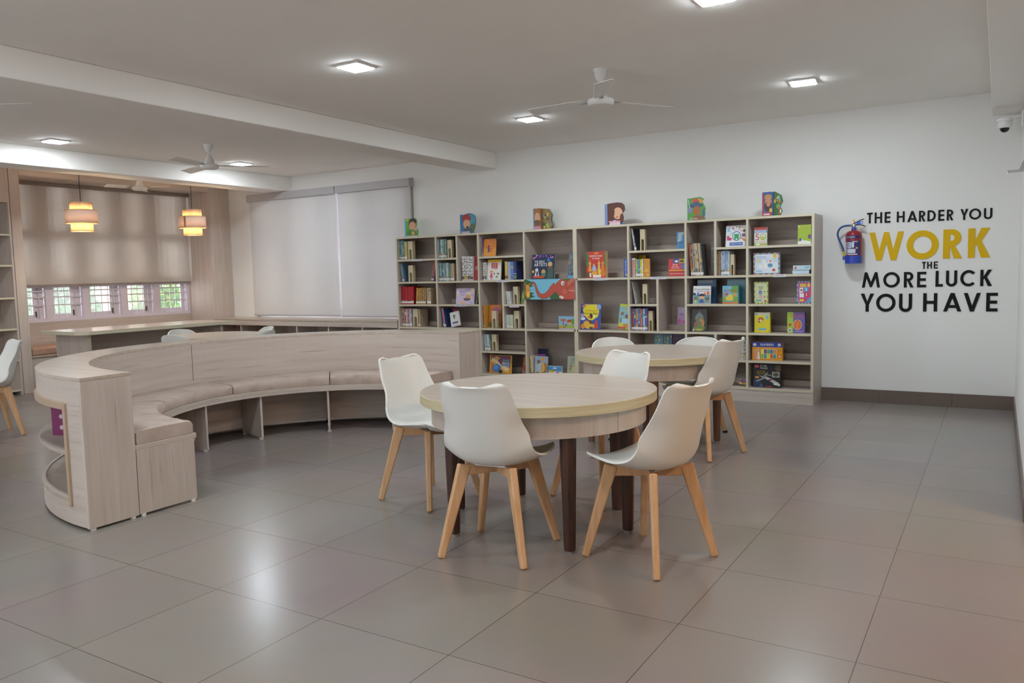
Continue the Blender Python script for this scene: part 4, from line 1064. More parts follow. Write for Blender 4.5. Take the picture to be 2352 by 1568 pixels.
cov('numbers', '#DE9A22', 'orange and blue number puzzle box on the fifth shelf of the last column', [('r', 0, .72, 1, 1, '#33469E'), ('r', .27, .06, .83, .66, '#D9743A'), ('r', .29, .09, .81, .63, '#E0D48A')] + [('r', .295 + .102 * (k % 5), .11 + .26 * (k // 5), .385 + .102 * (k % 5), .34 + .26 * (k // 5), NUMC[k]) for k in range(10)] + [('e', .1, .5, .05, .09, SK), ('e', .2, .56, .06, .09, SK), ('poly', [(.06, .05), (.18, .05), (.15, .42), (.08, .42)], '#E89A8A'), ('poly', [(.17, .05), (.27, .05), (.24, .46), (.18, .46)], '#E6D8C8'), ('e', .91, .24, .05, .1, '#C8402E'), ('e', .91, .24, .03, .06, '#E6D8B0'), ('e', .9, .86, .05, .08, '#C8CCD8'), ('e', .09, .85, .06, .08, '#DCE0EC'), ('t', '24', .91, .56, .1, .11, '#B8742A'), ('t', 'NUMBERS', .5, .86, .44, .13, '#EEF0F6')], 'game_box', 'box')
cov('ship', '#181A22', 'black book with a grey spaceship and yellow title on the bottom shelf', [('poly', [(0, 0), (.4, 0), (.2, .4), (0, .3)], '#22304A'), ('poly', [(.18, .5), (.5, .34), (.95, .06), (1, .14), (.9, .24), (.5, .46)], '#B9B6B4'), ('poly', [(.3, .4), (.5, .66), (.54, .64), (.42, .4)], '#8F8C8C'), ('poly', [(.12, .22), (.46, .4), (.42, .44), (.1, .27)], '#A09D9C'), ('poly', [(.4, .52), (.66, .5), (.66, .54), (.42, .57)], '#96938F'), ('e', .62, .32, .07, .04, '#7A3A34'), ('e', .84, .16, .1, .05, '#D2CFCC'), ('e', .14, .42, .08, .05, '#D89A4A'), ('r', .68, .44, .96, .68, '#A8A49A'), ('e', .82, .56, .1, .08, '#5A564E'), ('e', .9, .84, .12, .14, '#6A5038'), ('r', .46, .03, .7, .06, '#C8383A'), ('poly', [(.22, .02), (.4, .02), (.3, .16)], '#3A5A8A'), ('r', .04, .82, .2, .96, '#C4262E'), ('t', 'LEGO', .12, .89, .12, .06, '#F0F0F0'), ('t', 'STAR', .36, .92, .26, .085, '#E4E2E0'), ('t', 'WARS', .38, .82, .28, .085, '#E4E2E0'), ('t', 'SAVE THE', .28, .67, .3, .07, '#D8B82A'), ('t', 'GALAXY!', .28, .58, .32, .07, '#D8B82A')])
PAL = {
    'blue': ['#5F8FB0', '#7FA894', '#9DB7C4', '#4F7A5E', '#B9C4B8', '#5A7A9A', '#8AA86A', '#C4CCCE', '#3F6A8A', '#A7B48C'],
    'olive': ['#B3A25A', '#C9B978'], 'orange': ['#C4622E', '#8A7AA8'], 'red': ['#B3222C', '#A81E2A', '#BB2B33'],
    'mixed': ['#B08A3E', '#6A5A8A', '#A84A4A', '#4F7A8A', '#C8A24A', '#7A4A6A', '#8A9A5A', '#D0B89A', '#B0603A'],
    'tan': ['#A8927A', '#B9A58A', '#8A7260'], 'pink': ['#C8BFC0', '#B86A8A', '#D8D0CC', '#A88A9A', '#C9A23E', '#8A5A7A', '#7FA0B8', '#DCD8D8'],
    'white': ['#D9D6D2', '#DEDBD6', '#CFCBC8'], 'cream': ['#CFC88A', '#D8D2A8', '#3A3E38'],
    'bright': ['#2E5FA8', '#3F8AC8', '#C83A4A', '#D86AA0', '#E0B43A', '#A82E5A', '#2E4E8A'],
    'teal': ['#3A7A8A', '#D0D0CC', '#7A6A8A'], 'dusk': ['#CDB468', '#9FB0CC', '#5F86C4', '#34406E'],
    'redyellow': ['#A8283A', '#C8503A', '#C23A34', '#D8A84A'], 'pale': ['#D3D6CE', '#C4D0B4', '#DAD8D4', '#B4C4C0', '#C9CDB4'],
    'pastel': ['#A9C0CC', '#C8D0D8', '#7FA0B4', '#CDB8C0', '#D4D4D0', '#8FB0A8'], 'yellow': ['#E0C62E', '#D8D0C8'],
    'grey': ['#C9C9C6', '#A8A8A4', '#D4D2CC', '#33384A'], 'rainbow': ['#C23A4A', '#D8842E', '#E0C63A', '#6FB04A', '#3F8AC0', '#7A5AA8', '#D8D6D0', '#5FA0A8', '#B8C83A', '#3A6AA8'],
    'mag': ['#9A8A5A', '#C4B84A', '#4A4A4E', '#B0603A', '#D0A24A', '#7A3A3E', '#8A8A8E', '#5A4A5A', '#C9B9A0', '#3E4A5A'],
    'brown': ['#A8814E', '#96703F', '#B08C5A'], 'paleblue': ['#A9B9D0', '#C9D0D8', '#8AA4C4', '#CFD4D0', '#7F9AB8', '#B8C4B4'], 'dvd': ['#B9B9BC', '#C6C6C8', '#B0B0B4']}
CNAME = {'blue': ['sky blue', 'sage green', 'pale blue', 'forest green', 'pale grey', 'slate blue', 'leaf green', 'off white', 'deep blue', 'olive green'],
    'olive': ['olive', 'straw coloured'], 'orange': ['orange', 'lilac'], 'red': ['red', 'dark red', 'bright red'],
    'mixed': ['ochre', 'violet', 'dull red', 'teal', 'mustard', 'plum', 'olive', 'cream', 'rust'], 'tan': ['tan', 'beige', 'brown'],
    'pink': ['pale grey', 'pink', 'off white', 'mauve', 'gold', 'plum', 'pale blue', 'white'], 'white': ['white dotted', 'white dotted', 'white dotted'], 'cream': ['yellow', 'cream', 'blackish'],
    'bright': ['blue', 'bright blue', 'red', 'pink', 'yellow', 'crimson', 'navy'], 'teal': ['teal', 'white', 'greyish violet'], 'dusk': ['sand yellow', 'pale blue', 'mid blue', 'navy'],
    'redyellow': ['crimson', 'orange red', 'red', 'yellow'], 'pale': ['white', 'pale green', 'off white', 'pale teal', 'pale olive'],
    'pastel': ['pale blue', 'light grey', 'blue', 'pale pink', 'white', 'pale green'], 'yellow': ['yellow', 'cream'], 'grey': ['light grey', 'grey', 'white', 'dark blue'],
    'rainbow': ['red', 'orange', 'yellow', 'green', 'blue', 'violet', 'white', 'teal', 'lime', 'dark blue'], 'mag': ['khaki', 'yellow', 'charcoal', 'rust', 'amber', 'maroon', 'grey', 'dusky purple', 'beige', 'dark slate'],
    'brown': ['brown', 'dark brown', 'tan'], 'paleblue': ['pale blue', 'light grey', 'blue', 'off white', 'steel blue', 'pale green'], 'dvd': ['grey', 'light grey', 'silver']}
ORD = ['', 'first', 'second', 'third', 'fourth', 'fifth', 'sixth', 'seventh', 'eighth', 'ninth', 'tenth', 'eleventh', 'twelfth', 'thirteenth', 'fourteenth', 'fifteenth', 'sixteenth', 'seventeenth', 'eighteenth', 'nineteenth', 'twentieth', 'twenty first', 'twenty second', 'twenty third', 'twenty fourth', 'twenty fifth', 'twenty sixth', 'twenty seventh', 'twenty eighth', 'twenty ninth', 'thirtieth']
ROWN = {1: 'top shelf', 2: 'second shelf', 3: 'third shelf', 4: 'fourth shelf', 5: 'fifth shelf', 6: 'bottom shelf'}
GBK = 'books and boxes in the wall bookshelf'
spines = {}
rs = random.Random(21)

BANDS = ['#D6D2CC', '#6A5A50', '#3E4A5E', '#B8A888', '#8A4A42', '#7A8A6A', '#C8B070', '#5A7A8A']
def spine_book(x, base, wd, h, d, y, c1, c2, dots, lean, sticker):
    mb = MB()
    b0 = h * rs.uniform(.30, .80)
    b1 = b0 + h * rs.uniform(.04, .16)
    z = [0, .012, .036 if sticker else .014, h * rs.uniform(.16, .26), b0, b1, h]
    ms = [0, 2 if sticker else 0, 5, 0, 1, 0]
    for k in range(6):
        mb.add([(-wd / 2, -d / 2, z[k]), (wd / 2, -d / 2, z[k]), (wd / 2, -d / 2, z[k + 1]), (-wd / 2, -d / 2, z[k + 1])], [(0, 1, 2, 3)], ms[k])
    b = .0016
    for s in (-1, 1):
        x0, x1 = sorted((s * wd / 2, s * (wd / 2 - b)))
        mb.box(x0, x1, -d / 2 + .0005, d / 2, 0, h, 0)
    mb.box(-wd / 2 + b, wd / 2 - b, -d / 2 + .001, d / 2 - .003, .002, h - .003, 3)
    if dots:
        for k in range(7):
            zz = h * (.12 + .12 * k) + rs.uniform(-.01, .01)
            mb.box(-wd * .3, wd * rs.uniform(.05, .35), -d / 2 - .0004, -d / 2, zz, zz + rs.uniform(.006, .016), 4)
    o = mb.build('book', [flat(c1, .4), flat(c2, .4), PAPER, PAGES, BLACK, flat(rs.choice(BANDS), .4)])
    th = R(lean)
    o.rotation_euler = (0, th, 0)
    o.location = (x, y, base + (wd / 2) * abs(math.sin(th)))
    return o

def put_spines(colm, row, x0, x1, h, n, pal, lean):
    base = SZ[row]
    x0, x1 = fit(row, x0, x1, False)
    th = abs(R(lean))
    pitch = (x1 - x0 - h * math.sin(th) * .9) / n if abs(lean) > 3.5 and n > 2 else (x1 - x0) / n
    sh = 0
    if lean < 0:
        sh = h * math.sin(th)          # tops go left, so the feet stand further right
    elif lean > 0:
        sh = 0
        x0 = x0 - h * math.sin(th) * .0
    cols = PAL[pal]
    for k in range(n):
        wd = pitch * math.cos(th) * .93
        hh = h * rs.uniform(.965, 1.0) / max(.95, math.cos(th))
        ci = rs.randrange(len(cols)) if n > len(cols) or pal in ('blue', 'mixed', 'pink', 'rainbow', 'mag') else k % len(cols)
        c2 = rs.choice(cols)
        d = rs.uniform(.15, .17)
        o = spine_book(x0 + pitch * (k + .5) + sh, base + .0006, wd, hh, d, 7.69 + d / 2 + rs.uniform(0, .006), cols[ci], c2, pal == 'white', lean, pal not in ('white', 'dusk', 'brown', 'dvd', 'yellow'))
        if pal == 'dvd':
            for q in (.30, .5, .7, .86):
                rr = wd * (.42 if q > .8 else .28)
                MB().lathe([(rr, -.0005), (rr, .0004)], n=18).build('spine_print', flat({.30: '#8A4A42', .5: '#4A4A4E', .7: '#9A6A5A', .86: '#4A6A8A'}[q], .4), o).matrix_local = Matrix.Translation((0, -d / 2 - .0006, hh * q)) @ Matrix.Rotation(PI / 2, 4, 'X')
        spines.setdefault((colm, row), []).append((o.location.x, o, CNAME[pal][ci]))

SUBV = {1: [V2, V7], 2: [V2, V7], 3: [V3, V6], 4: [V3, V6], 5: [V7], 6: [V7]}
def fit(row, x0, x1, move=True):
    xs = sorted(VX + SUBV[row])
    xc = (x0 + x1) / 2
    lo = max(x for x in xs if x < xc)
    hi = min(x for x in xs if x > xc)
    lo += .0125 + (.012 if lo == VX[4] else 0)
    hi -= .0125 + (.012 if hi == VX[4] else 0)
    if move and x0 < lo:
        x1 += lo - x0
    elif move and x1 > hi:
        x0 -= x1 - hi
    return max(x0, lo), min(x1, hi)
ART_E = {'g': '#7FA04A', 'r': '#B8452E', 'b': '#5A7AA8', 'k': '#3E4A42', 'o': '#B86A2E', 'y': '#C8A82E'}
ends = {}
def put_bookend(colm, row, x0, x1, h, art):
    wd = (x1 - x0) * .84
    d = .05
    a = wd * .27
    zt = h * .45
    pts = [(-wd / 2, 0), (-a, 0), (-a, zt)] + [(a * math.cos(PI - PI * k / 10), zt + a * 1.2 * math.sin(PI * k / 10)) for k in range(1, 10)] + [(a, zt), (a, 0), (wd / 2, 0), (wd / 2, h), (-wd / 2, h)]
    o = MB().prism(pts, -d / 2, d / 2).build('bookend', PLYPALE, bevel=.001, loc=((x0 + x1) / 2, 7.695 + d / 2, SZ[row] + .0005))
    MB().box(-a, a, d / 2 - .004, d / 2 - .002, .0, zt + a).build('printed_back', flat(ART_E[art], .5), o)
    MB().lathe([(a * .5, -.0008), (a * .5, .0008)], n=16).build('figure_print', flat({'g': '#C9B85A', 'r': '#4A6AA8', 'b': '#C84A3A', 'k': '#7A8A5A', 'o': '#E0C08A', 'y': '#4A7A9A'}[art], .5), o).matrix_local = Matrix.Translation((0, d / 2 - .005, zt * .6)) @ Matrix.Rotation(PI / 2, 4, 'X')
    o['category'] = 'bookend'
    o['group'] = 'pale wooden arch bookends'
    ends.setdefault((colm, row), []).append((o.location.x, o))
PLYPALE = noise_mat('pale_birch_ply', '#C4B593', '#D2C5A6', 3.0, (8, 8, .8), .5)

def put_face(colm, row, x0, x1, h, key, t, dy, rz, lean):
    body, label, art, nm, cat = COV[key]
    x0, x1 = fit(row, x0, x1)
    wd = x1 - x0
    base = SZ[row] + .0006 + (.0526 if key == 'shapes' else 0)
    if key == 'shapes':
        h -= .053
    mb = MB()
    hard = nm != 'book'
    if hard:
        mb.box(-wd / 2, wd / 2, 0, t, 0, h, 0)
    else:
        mb.box(-wd / 2, wd / 2, 0, .0016, 0, h, 0).box(-wd / 2, wd / 2, t - .0016, t, 0, h, 0).box(-wd / 2, -wd / 2 + .0016, .0016, t - .0016, 0, h, 0)
        mb.box(-wd / 2 + .0016, wd / 2 - .003, .0016, t - .0016, .003, h - .003, 1)
    o = mb.build(nm, [flat(body, .35), PAGES])
    tilt = 0 if t > .025 else R(-7)
    ty = (.02 if rz else 0) + t * math.sin(abs(tilt)) * .0
    lx = (-h * math.sin(R(lean)) if lean > 0 else -h * math.sin(R(lean))) * .5 if lean else 0
    o.rotation_euler = (tilt, R(lean), R(rz) if rz else 0)
    low = abs(math.sin(R(lean))) * wd / 2
    o.location = ((x0 + x1) / 2 + lx, 7.70 + dy + ty, base + low + t * math.sin(-tilt))
    a = Art(wd, h)
    a.r(0, 0, 1, 1, body)
    a.draw(art)
    a.emit(o)
    if 'calendar' in key:
        b = MB()
        for k in range(16):
            cx = -wd / 2 + wd * (k + .5) / 16
            b.tube([(cx, .004 * math.cos(q) + .004, h + .004 * math.sin(q) - .002) for q in [PI * 2 * j / 8 for j in range(9)]], .0007, 5)
        b.build('spiral_binding', METAL, o)
    tag(o, label, cat, GBK if cat == 'book' else None)
ITEMS=[
('S', 1, 1, -6.369, -6.27, 0.24, 8, 'blue', 0),
('S', 1, 1, -6.27, -6.227, 0.228, 2, 'olive', 0),
('E', 1, 1, -6.22, -6.137, 0.223, 'g'),
('S', 1, 2, -6.394, -6.283, 0.229, 9, 'blue', -7),
('E', 1, 2, -6.226, -6.142, 0.201, 'g'),
('S', 1, 2, -5.868, -5.835, 0.232, 2, 'orange', 11),
('S', 1, 3, -6.378, -6.149, 0.221, 10, 'red', 1.5),
('S', 1, 3, -6.119, -5.956, 0.203, 13, 'mixed', 4),
('S', 1, 3, -5.948, -5.882, 0.202, 2, 'tan', 0),
('S', 1, 4, -6.385, -6.185, 0.227, 13, 'pink', 0),
('E', 1, 4, -6.18, -6.088, 0.22, 'r'),
('S', 1, 4, -6.085, -6.059, 0.222, 2, 'tan', 0),
('S', 2, 1, -5.764, -5.625, 0.228, 12, 'blue', 0),
('E', 2, 1, -5.622, -5.547, 0.213, 'b'),
('S', 2, 2, -5.761, -5.591, 0.219, 14, 'blue', 0),
('S', 2, 2, -5.584, -5.521, 0.209, 2, 'tan', 0),
('S', 2, 2, -5.409, -5.255, 0.288, 6, 'white', 0),
('F', 2, 2, -5.248, -5.172, 0.289, 'red_rings', 0.02, 0, 0, 0),
('F', 2, 3, -5.519, -5.259, 0.186, 'lilac', 0.012, 0, 0, 0),
('S', 2, 3, -5.22, -5.182, 0.198, 3, 'cream', 9),
('S', 2, 4, -5.764, -5.666, 0.233, 7, 'bright', -9),
('F', 2, 4, -5.632, -5.540, 0.223, 'maroon', 0.014, 0.07, 0, -12),
('F', 2, 4, -5.592, -5.458, 0.175, 'white_frog', 0.014, -0.03, 0, -12),
('S', 3, 1, -5.138, -5.108, 0.217, 3, 'teal', -4),
('F', 3, 1, -5.108, -4.943, 0.201, 'orange', 0.014, 0, 0, 0),
('S', 3, 2, -5.117, -5.069, 0.209, 3, 'white', 0),
('F', 3, 2, -5.063, -4.88, 0.236, 'white_yellow', 0.014, 0, 0, 0),
('S', 3, 2, -4.814, -4.659, 0.211, 4, 'dusk', 0),
('S', 3, 4, -5.151, -5.122, 0.264, 4, 'redyellow', -2),
('F', 3, 4, -5.100, -4.935, 0.265, 'mauve', 0.014, 0.06, 0, 0),
('E', 3, 4, -5.017, -4.942, 0.198, 'g'),
('S', 3, 3, -4.836, -4.741, 0.147, 7, 'pale', -8),
('E', 3, 3, -4.717, -4.646, 0.198, 'k'),
('F', 3, 3, -4.641, -4.593, 0.145, 'green_small', 0.012, 0.05, 0, 0),
('S', 3, 4, -4.838, -4.723, 0.157, 8, 'pale', -1),
('E', 3, 4, -4.714, -4.634, 0.199, 'k'),
('F', 4, 2, -4.467, -4.181, 0.271, 'artists', 0.02, 0, 0, 0),
('F', 4, 2, -4.013, -3.945, 0.274, 'dark_people', 0.015, 0, 18, 4),
('F', 4, 4, -4.133, -3.939, 0.141, 'calendar', 0.03, 0, 0, 0),
('S', 3, 5, -5.14, -5.037, 0.193, 6, 'pastel', -5),
('E', 3, 5, -5.024, -4.951, 0.19, 'o'),
('F', 3, 6, -5.067, -4.769, 0.212, 'space', 0.015, 0, 0, 0),
('F', 3, 6, -4.631, -4.557, 0.211, 'orange_sky', 0.014, 0.02, 15, 5),
('F', 4, 6, -4.524, -4.393, 0.285, 'navy', 0.014, 0.17, 0, 0),
('S', 4, 6, -4.514, -4.484, 0.223, 2, 'yellow', -4),
('F', 4, 6, -4.462, -4.365, 0.235, 'purple', 0.014, 0.06, 0, 0),
('F', 4, 6, -4.457, -4.296, 0.216, 'round_window', 0.014, 0, 0, 0),
('F', 4, 6, -4.278, -4.112, 0.115, 'calendar_small', 0.03, 0, 0, 0),
('F', 4, 6, -4.065, -3.942, 0.226, 'giraffe', 0.014, 0.04, 0, 0),
('F', 5, 2, -3.785, -3.544, 0.281, 'ramayana', 0.035, 0, 0, 0),
('F', 5, 2, -3.351, -3.309, 0.189, 'blue_box', 0.1, 0, 0, 0),
('F', 5, 4, -3.871, -3.633, 0.276, 'zara', 0.014, 0, 0, 0),
('F', 5, 4, -3.423, -3.309, 0.269, 'green_castle', 0.014, 0, 12, 5),
('S', 6, 1, -3.272, -3.205, 0.233, 4, 'grey', -10),
('E', 6, 1, -3.17, -3.107, 0.216, 'k'),
('F', 6, 1, -2.772, -2.697, 0.169, 'blue_bag', 0.06, 0, 0, 0),
('F', 6, 2, -3.272, -3.192, 0.227, 'yellow', 0.014, 0.17, 0, 0),
('F', 6, 2, -3.261, -3.22, 0.196, 'striped', 0.03, 0, 0, 0),
('S', 6, 2, -3.215, -3.132, 0.188, 7, 'rainbow', 0),
('F', 6, 2, -3.128, -3.068, 0.187, 'amber', 0.03, 0, 0, 0),
('F', 6, 2, -2.862, -2.693, 0.175, 'red_box', 0.1, 0, 0, 0),
('S', 6, 3, -3.265, -3.219, 0.234, 5, 'pastel', -10),
('E', 6, 3, -3.148, -3.089, 0.206, 'k'),
('S', 6, 4, -3.278, -3.092, 0.234, 12, 'rainbow', 0),
('E', 6, 4, -3.086, -3.031, 0.203, 'y'),
('F', 6, 4, -2.846, -2.694, 0.231, 'shapes', 0.014, 0.2, 0, 0),
('F', 6, 5, -3.039, -2.948, 0.231, 'fairy_a', 0.02, 0.03, 0, 0),
('F', 6, 5, -2.944, -2.85, 0.233, 'fairy_b', 0.02, 0.03, 0, 0),
('F', 6, 5, -2.838, -2.701, 0.24, 'purple_dark', 0.05, 0.05, 0, 0),
('S', 7, 2, -2.659, -2.499, 0.326, 16, 'mag', -5),
('F', 7, 2, -2.48, -2.392, 0.334, 'bricks', 0.05, 0.17, 0, 0),
('F', 7, 1, -2.28, -2.088, 0.204, 'spot', 0.016, 0, 0, 0),
('S', 7, 2, -2.366, -2.325, 0.24, 5, 'brown', 0),
('S', 7, 2, -2.323, -2.238, 0.241, 8, 'paleblue', 0),
('E', 7, 2, -2.235, -2.193, 0.201, 'r'),
('F', 7, 3, -2.603, -2.427, 0.176, 'counting', 0.016, -0.02, 0, 0),
('F', 7, 3, -2.597, -2.403, 0.237, 'blue_back', 0.04, 0.1, 0, 0),
('F', 7, 3, -2.305, -2.152, 0.175, 'animals', 0.05, -0.02, 0, 0),
('F', 7, 3, -2.293, -2.104, 0.235, 'teal_back', 0.04, 0.1, 0, 0),
('F', 7, 4, -2.625, -2.474, 0.224, 'dark_forest', 0.016, 0, 0, 0),
('S', 7, 5, -2.167, -2.081, 0.193, 3, 'dvd', 0),
('F', 8, 1, -2.005, -1.887, 0.174, 'fifty', 0.03, 0, 0, 0),
('F', 8, 1, -1.605, -1.488, 0.177, 'lime', 0.03, 0, 0, 0),
('F', 8, 2, -2.011, -1.766, 0.205, 'seasons', 0.04, 0, 0, 0),
('F', 8, 3, -2.004, -1.874, 0.209, 'letters_green', 0.03, 0, 0, 0),
('F', 8, 3, -1.61, -1.484, 0.209, 'letters_pink', 0.03, 0, 0, 0),
('F', 8, 4, -2.001, -1.855, 0.193, 'yellow_game', 0.05, 0, 0, 0),
('F', 8, 4, -1.696, -1.537, 0.198, 'fruits', 0.05, 0, 0, 0),
('F', 8, 5, -2.023, -1.739, 0.176, 'numbers', 0.05, 0, 0, 0),
('F', 8, 6, -2.014, -1.756, 0.224, 'ship', 0.014, 0, 0, 0)]
LETTERS=[
('THE', 'T', -1.062, -1.014, 1.672, 1.769),
('THE', 'H', -0.997, -0.934, 1.67, 1.768),
('THE', 'E', -0.913, -0.865, 1.669, 1.767),
('HARDER', 'H', -0.812, -0.748, 1.668, 1.765),
('HARDER', 'A', -0.726, -0.645, 1.666, 1.763),
('HARDER', 'R', -0.632, -0.58, 1.665, 1.761),
('HARDER', 'D', -0.564, -0.499, 1.664, 1.76),
('HARDER', 'E', -0.479, -0.432, 1.663, 1.759),
('HARDER', 'R', -0.412, -0.36, 1.662, 1.757),
('YOU', 'Y', -0.308, -0.248, 1.66, 1.755),
('YOU', 'O', -0.241, -0.151, 1.659, 1.754),
('YOU', 'U', -0.13, -0.068, 1.657, 1.752),
('WORK', 'W', -1.039, -0.752, 1.327, 1.585),
('WORK', 'O', -0.728, -0.472, 1.327, 1.585),
('WORK', 'R', -0.436, -0.287, 1.327, 1.584),
('WORK', 'K', -0.244, -0.075, 1.327, 1.584),
('the', 't', -0.6, -0.569, 1.241, 1.304),
('the', 'h', -0.559, -0.521, 1.241, 1.304),
('the', 'e', -0.506, -0.474, 1.242, 1.304),
('MORE', 'M', -1.098, -0.944, 1.078, 1.22),
('MORE', 'O', -0.917, -0.779, 1.076, 1.218),
('MORE', 'R', -0.745, -0.664, 1.075, 1.216),
('MORE', 'E', -0.637, -0.564, 1.075, 1.215),
('LUCK', 'L', -0.49, -0.431, 1.079, 1.221),
('LUCK', 'U', -0.408, -0.321, 1.079, 1.221),
('LUCK', 'C', -0.297, -0.174, 1.079, 1.222),
('LUCK', 'K', -0.145, -0.056, 1.08, 1.222),
('you', 'y', -1.108, -0.993, 0.853, 1.022),
('you', 'o', -0.974, -0.811, 0.853, 1.02),
('you', 'u', -0.782, -0.675, 0.852, 1.019),
('HAVE', 'H', -0.585, -0.473, 0.857, 1.022),
('HAVE', 'A', -0.425, -0.284, 0.858, 1.022),
('HAVE', 'V', -0.267, -0.138, 0.858, 1.021),
('HAVE', 'E', -0.096, -0.011, 0.859, 1.021)]
for k_, (xa_, xb_, za_, zb_, lb_) in enumerate(((-1.651, -1.503, 0, .036, 'lower of two flat pale blue boxes stacked at the end of the second shelf'), (-1.645, -1.488, .0365, .077, 'upper of two flat pale blue boxes stacked at the end of the second shelf'))):
    o = MB().box(-(xb_ - xa_) / 2, (xb_ - xa_) / 2, 0, .16, 0, zb_ - za_).build('game_box', flat('#B9D2E0', .4), bevel=.001, loc=((xa_ + xb_) / 2, 7.70 - .006 * k_, SZ[2] + .0006 + za_))
    A_ = Art(xb_ - xa_, zb_ - za_)
    if k_:
        A_.e(.14, .45, .07, .28, '#C84A3A')
        A_.r(.62, .6, .95, .68, '#5A7AB0')
        A_.r(.66, .4, .92, .48, '#5A7AB0')
        A_.emit(o)
    tag(o, lb_, 'box')
for it in ITEMS:
    if it[0] == 'S':
        put_spines(*it[1:6], *it[6:9])
    elif it[0] == 'E':
        put_bookend(*it[1:])
    else:
        put_face(*it[1:6], *it[6:])
for (c, r), L_ in spines.items():
    L_.sort(key=lambda q: q[0])
    for k, (x, o, cn) in enumerate(L_):
        tag(o, '%s thin book, %s spine from left on %s of %s column' % (cn, ORD[k + 1], ROWN[r], ORD[c]), 'book', GBK)
for (c, r), L_ in ends.items():
    for x, o in L_:
        half = '' if len(L_) == 1 else ('left ' if x == min(q[0] for q in L_) else 'right ')
        o['label'] = '%spale wooden arch bookend on the %s of the %s column' % (half, ROWN[r], ORD[c])

# picture panel with the red elephant
ep = MB().box(-.3185, .3185, 0, .012, 0, .224).build('picture_panel', flat('#6FB8D0', .4), loc=(-4.2105, YF - .0135, .997))
tag(ep, 'sky blue picture panel with a red elephant fixed across the fourth shelf column', 'picture panel')
A = Art(.637, .224)
A.r(0, 0, 1, 1, '#74BBD4')
lf = [(0, 0), (.14, 0)] + [(.10 + .08 * (k % 2) + .05 * math.sin(k * .9), .06 + .085 * k) for k in range(11)] + [(.04, 1), (0, 1)]
A.poly(lf, '#3E5F33')
A.poly([(.43, .30), (.5, .42), (.55, .44), (.57, .6), (.62, .62), (.63, .8), (.70, .82), (.72, 1), (1, 1), (1, .2), (.6, .2)], '#4A6B3C')
A.e(.07, .34, .048, .28, '#D88A34', 16)
A.e(.07, .62, .038, .12, '#DD953C', 16)
A.e(.08, .26, .026, .15, '#E8C24A', 14)
for k in (-1, 1):
    A.poly([(.07 + k * .022, .7), (.07 + k * .05, .72), (.07 + k * .04, .84)], '#D88A34')
A.e(.63, .12, .12, .22, '#3F5F38', 16)
tk = [(.155, .84), (.185, .86), (.215, .80), (.235, .66), (.26, .42), (.30, .22), (.36, .15), (.43, .18), (.50, .30), (.57, .50), (.64, .66)]
A.st(tk, [.006, .009, .010, .012, .017, .024, .029, .032, .036, .044, .05], '#41211F')
A.st(tk, [.004, .007, .008, .010, .015, .022, .027, .030, .034, .042, .05], '#B9503F')
A.st([(.155, .84), (.16, .76), (.185, .72), (.20, .66)], [.004, .006, .006, .004], '#B9503F')
A.e(.76, .56, .14, .42, '#B9503F')
A.e(.94, .46, .12, .5, '#B24B3C')
A.poly([(.86, .62), (1, .95), (1, 1), (.92, 1), (.86, .84)], '#C96A58')
A.poly([(.89, .55), (1, .62), (1, .3), (.95, .06)], '#C25A4A')
A.e(.80, .36, .05, .16, '#C4604E')
A.e(.86, .1, .16, .2, '#BC5343')
A.e(.765, .78, .034, .115, '#33231F')
A.e(.765, .78, .031, .105, '#E6E4DC')
A.e(.772, .76, .011, .05, '#241C1A')
A.poly([(.71, .2), (.78, .12), (.77, .03), (.73, .04)], '#E4E0D6')
A.poly([(.69, .18), (.72, .12), (.70, .06)], '#E4E0D6')
A.st([(.875, .46), (.92, .40), (.96, .44), (1, .40)], .003, '#E2B3A4')
A.emit(ep, 'panel_print')

# shaped board books on top of the shelf
def board_book(x0, x1, h, body, outline, art, label, back=None, open_=0.0):
    wd = x1 - x0
    xc = (x0 + x1) / 2
    t = .012
    pts = [((a - .5) * wd, b * h) for a, b in outline]
    o = MB().prism(pts, 0, t).build('board_book', flat(body, .4), loc=(xc, 7.76, SZ[0] + .001))
    a = Art(wd, h)
    a.poly(outline, body)
    a.draw(art)
    a.emit(o)
    if back:
        n = len(back[1])
        for k in range(back[2]):
            bp = [(q * wd * 1.9, p * h) for q, p in back[1]]
            lf = MB().prism(bp, 0, .004).build('page_leaf', flat(back[0][k % len(back[0])], .4), o)
            lf.location = (-wd * .5, .0135 + .005 * k, 0)
            lf.rotation_euler = (0, 0, R(open_ * (k + 1) / back[2]))
            if k == 0:
                ar = Art(wd * 1.9, h)
                rn_ = random.Random(int(h * 1000) + len(back[1]))
                for _ in range(16):
                    ar.e(rn_.uniform(.56, .86), rn_.uniform(.08, .86), rn_.uniform(.03, .08), rn_.uniform(.04, .09), rn_.choice(['#6FA03E', '#D8B03A', '#5F84B4', '#2E4A36', '#A8643A', '#D8D0C0', '#8FB84A']))
                if ar.mb.f:
                    po = ar.mb.build('page_print', [flat(c_, .4) for c_ in ar.cols], lf)
                    po.location = (wd * .95, 0, 0)
    tag(o, label, 'book', 'shaped board books standing on the bookshelf top')
def rnd_out(pts):
    return pts
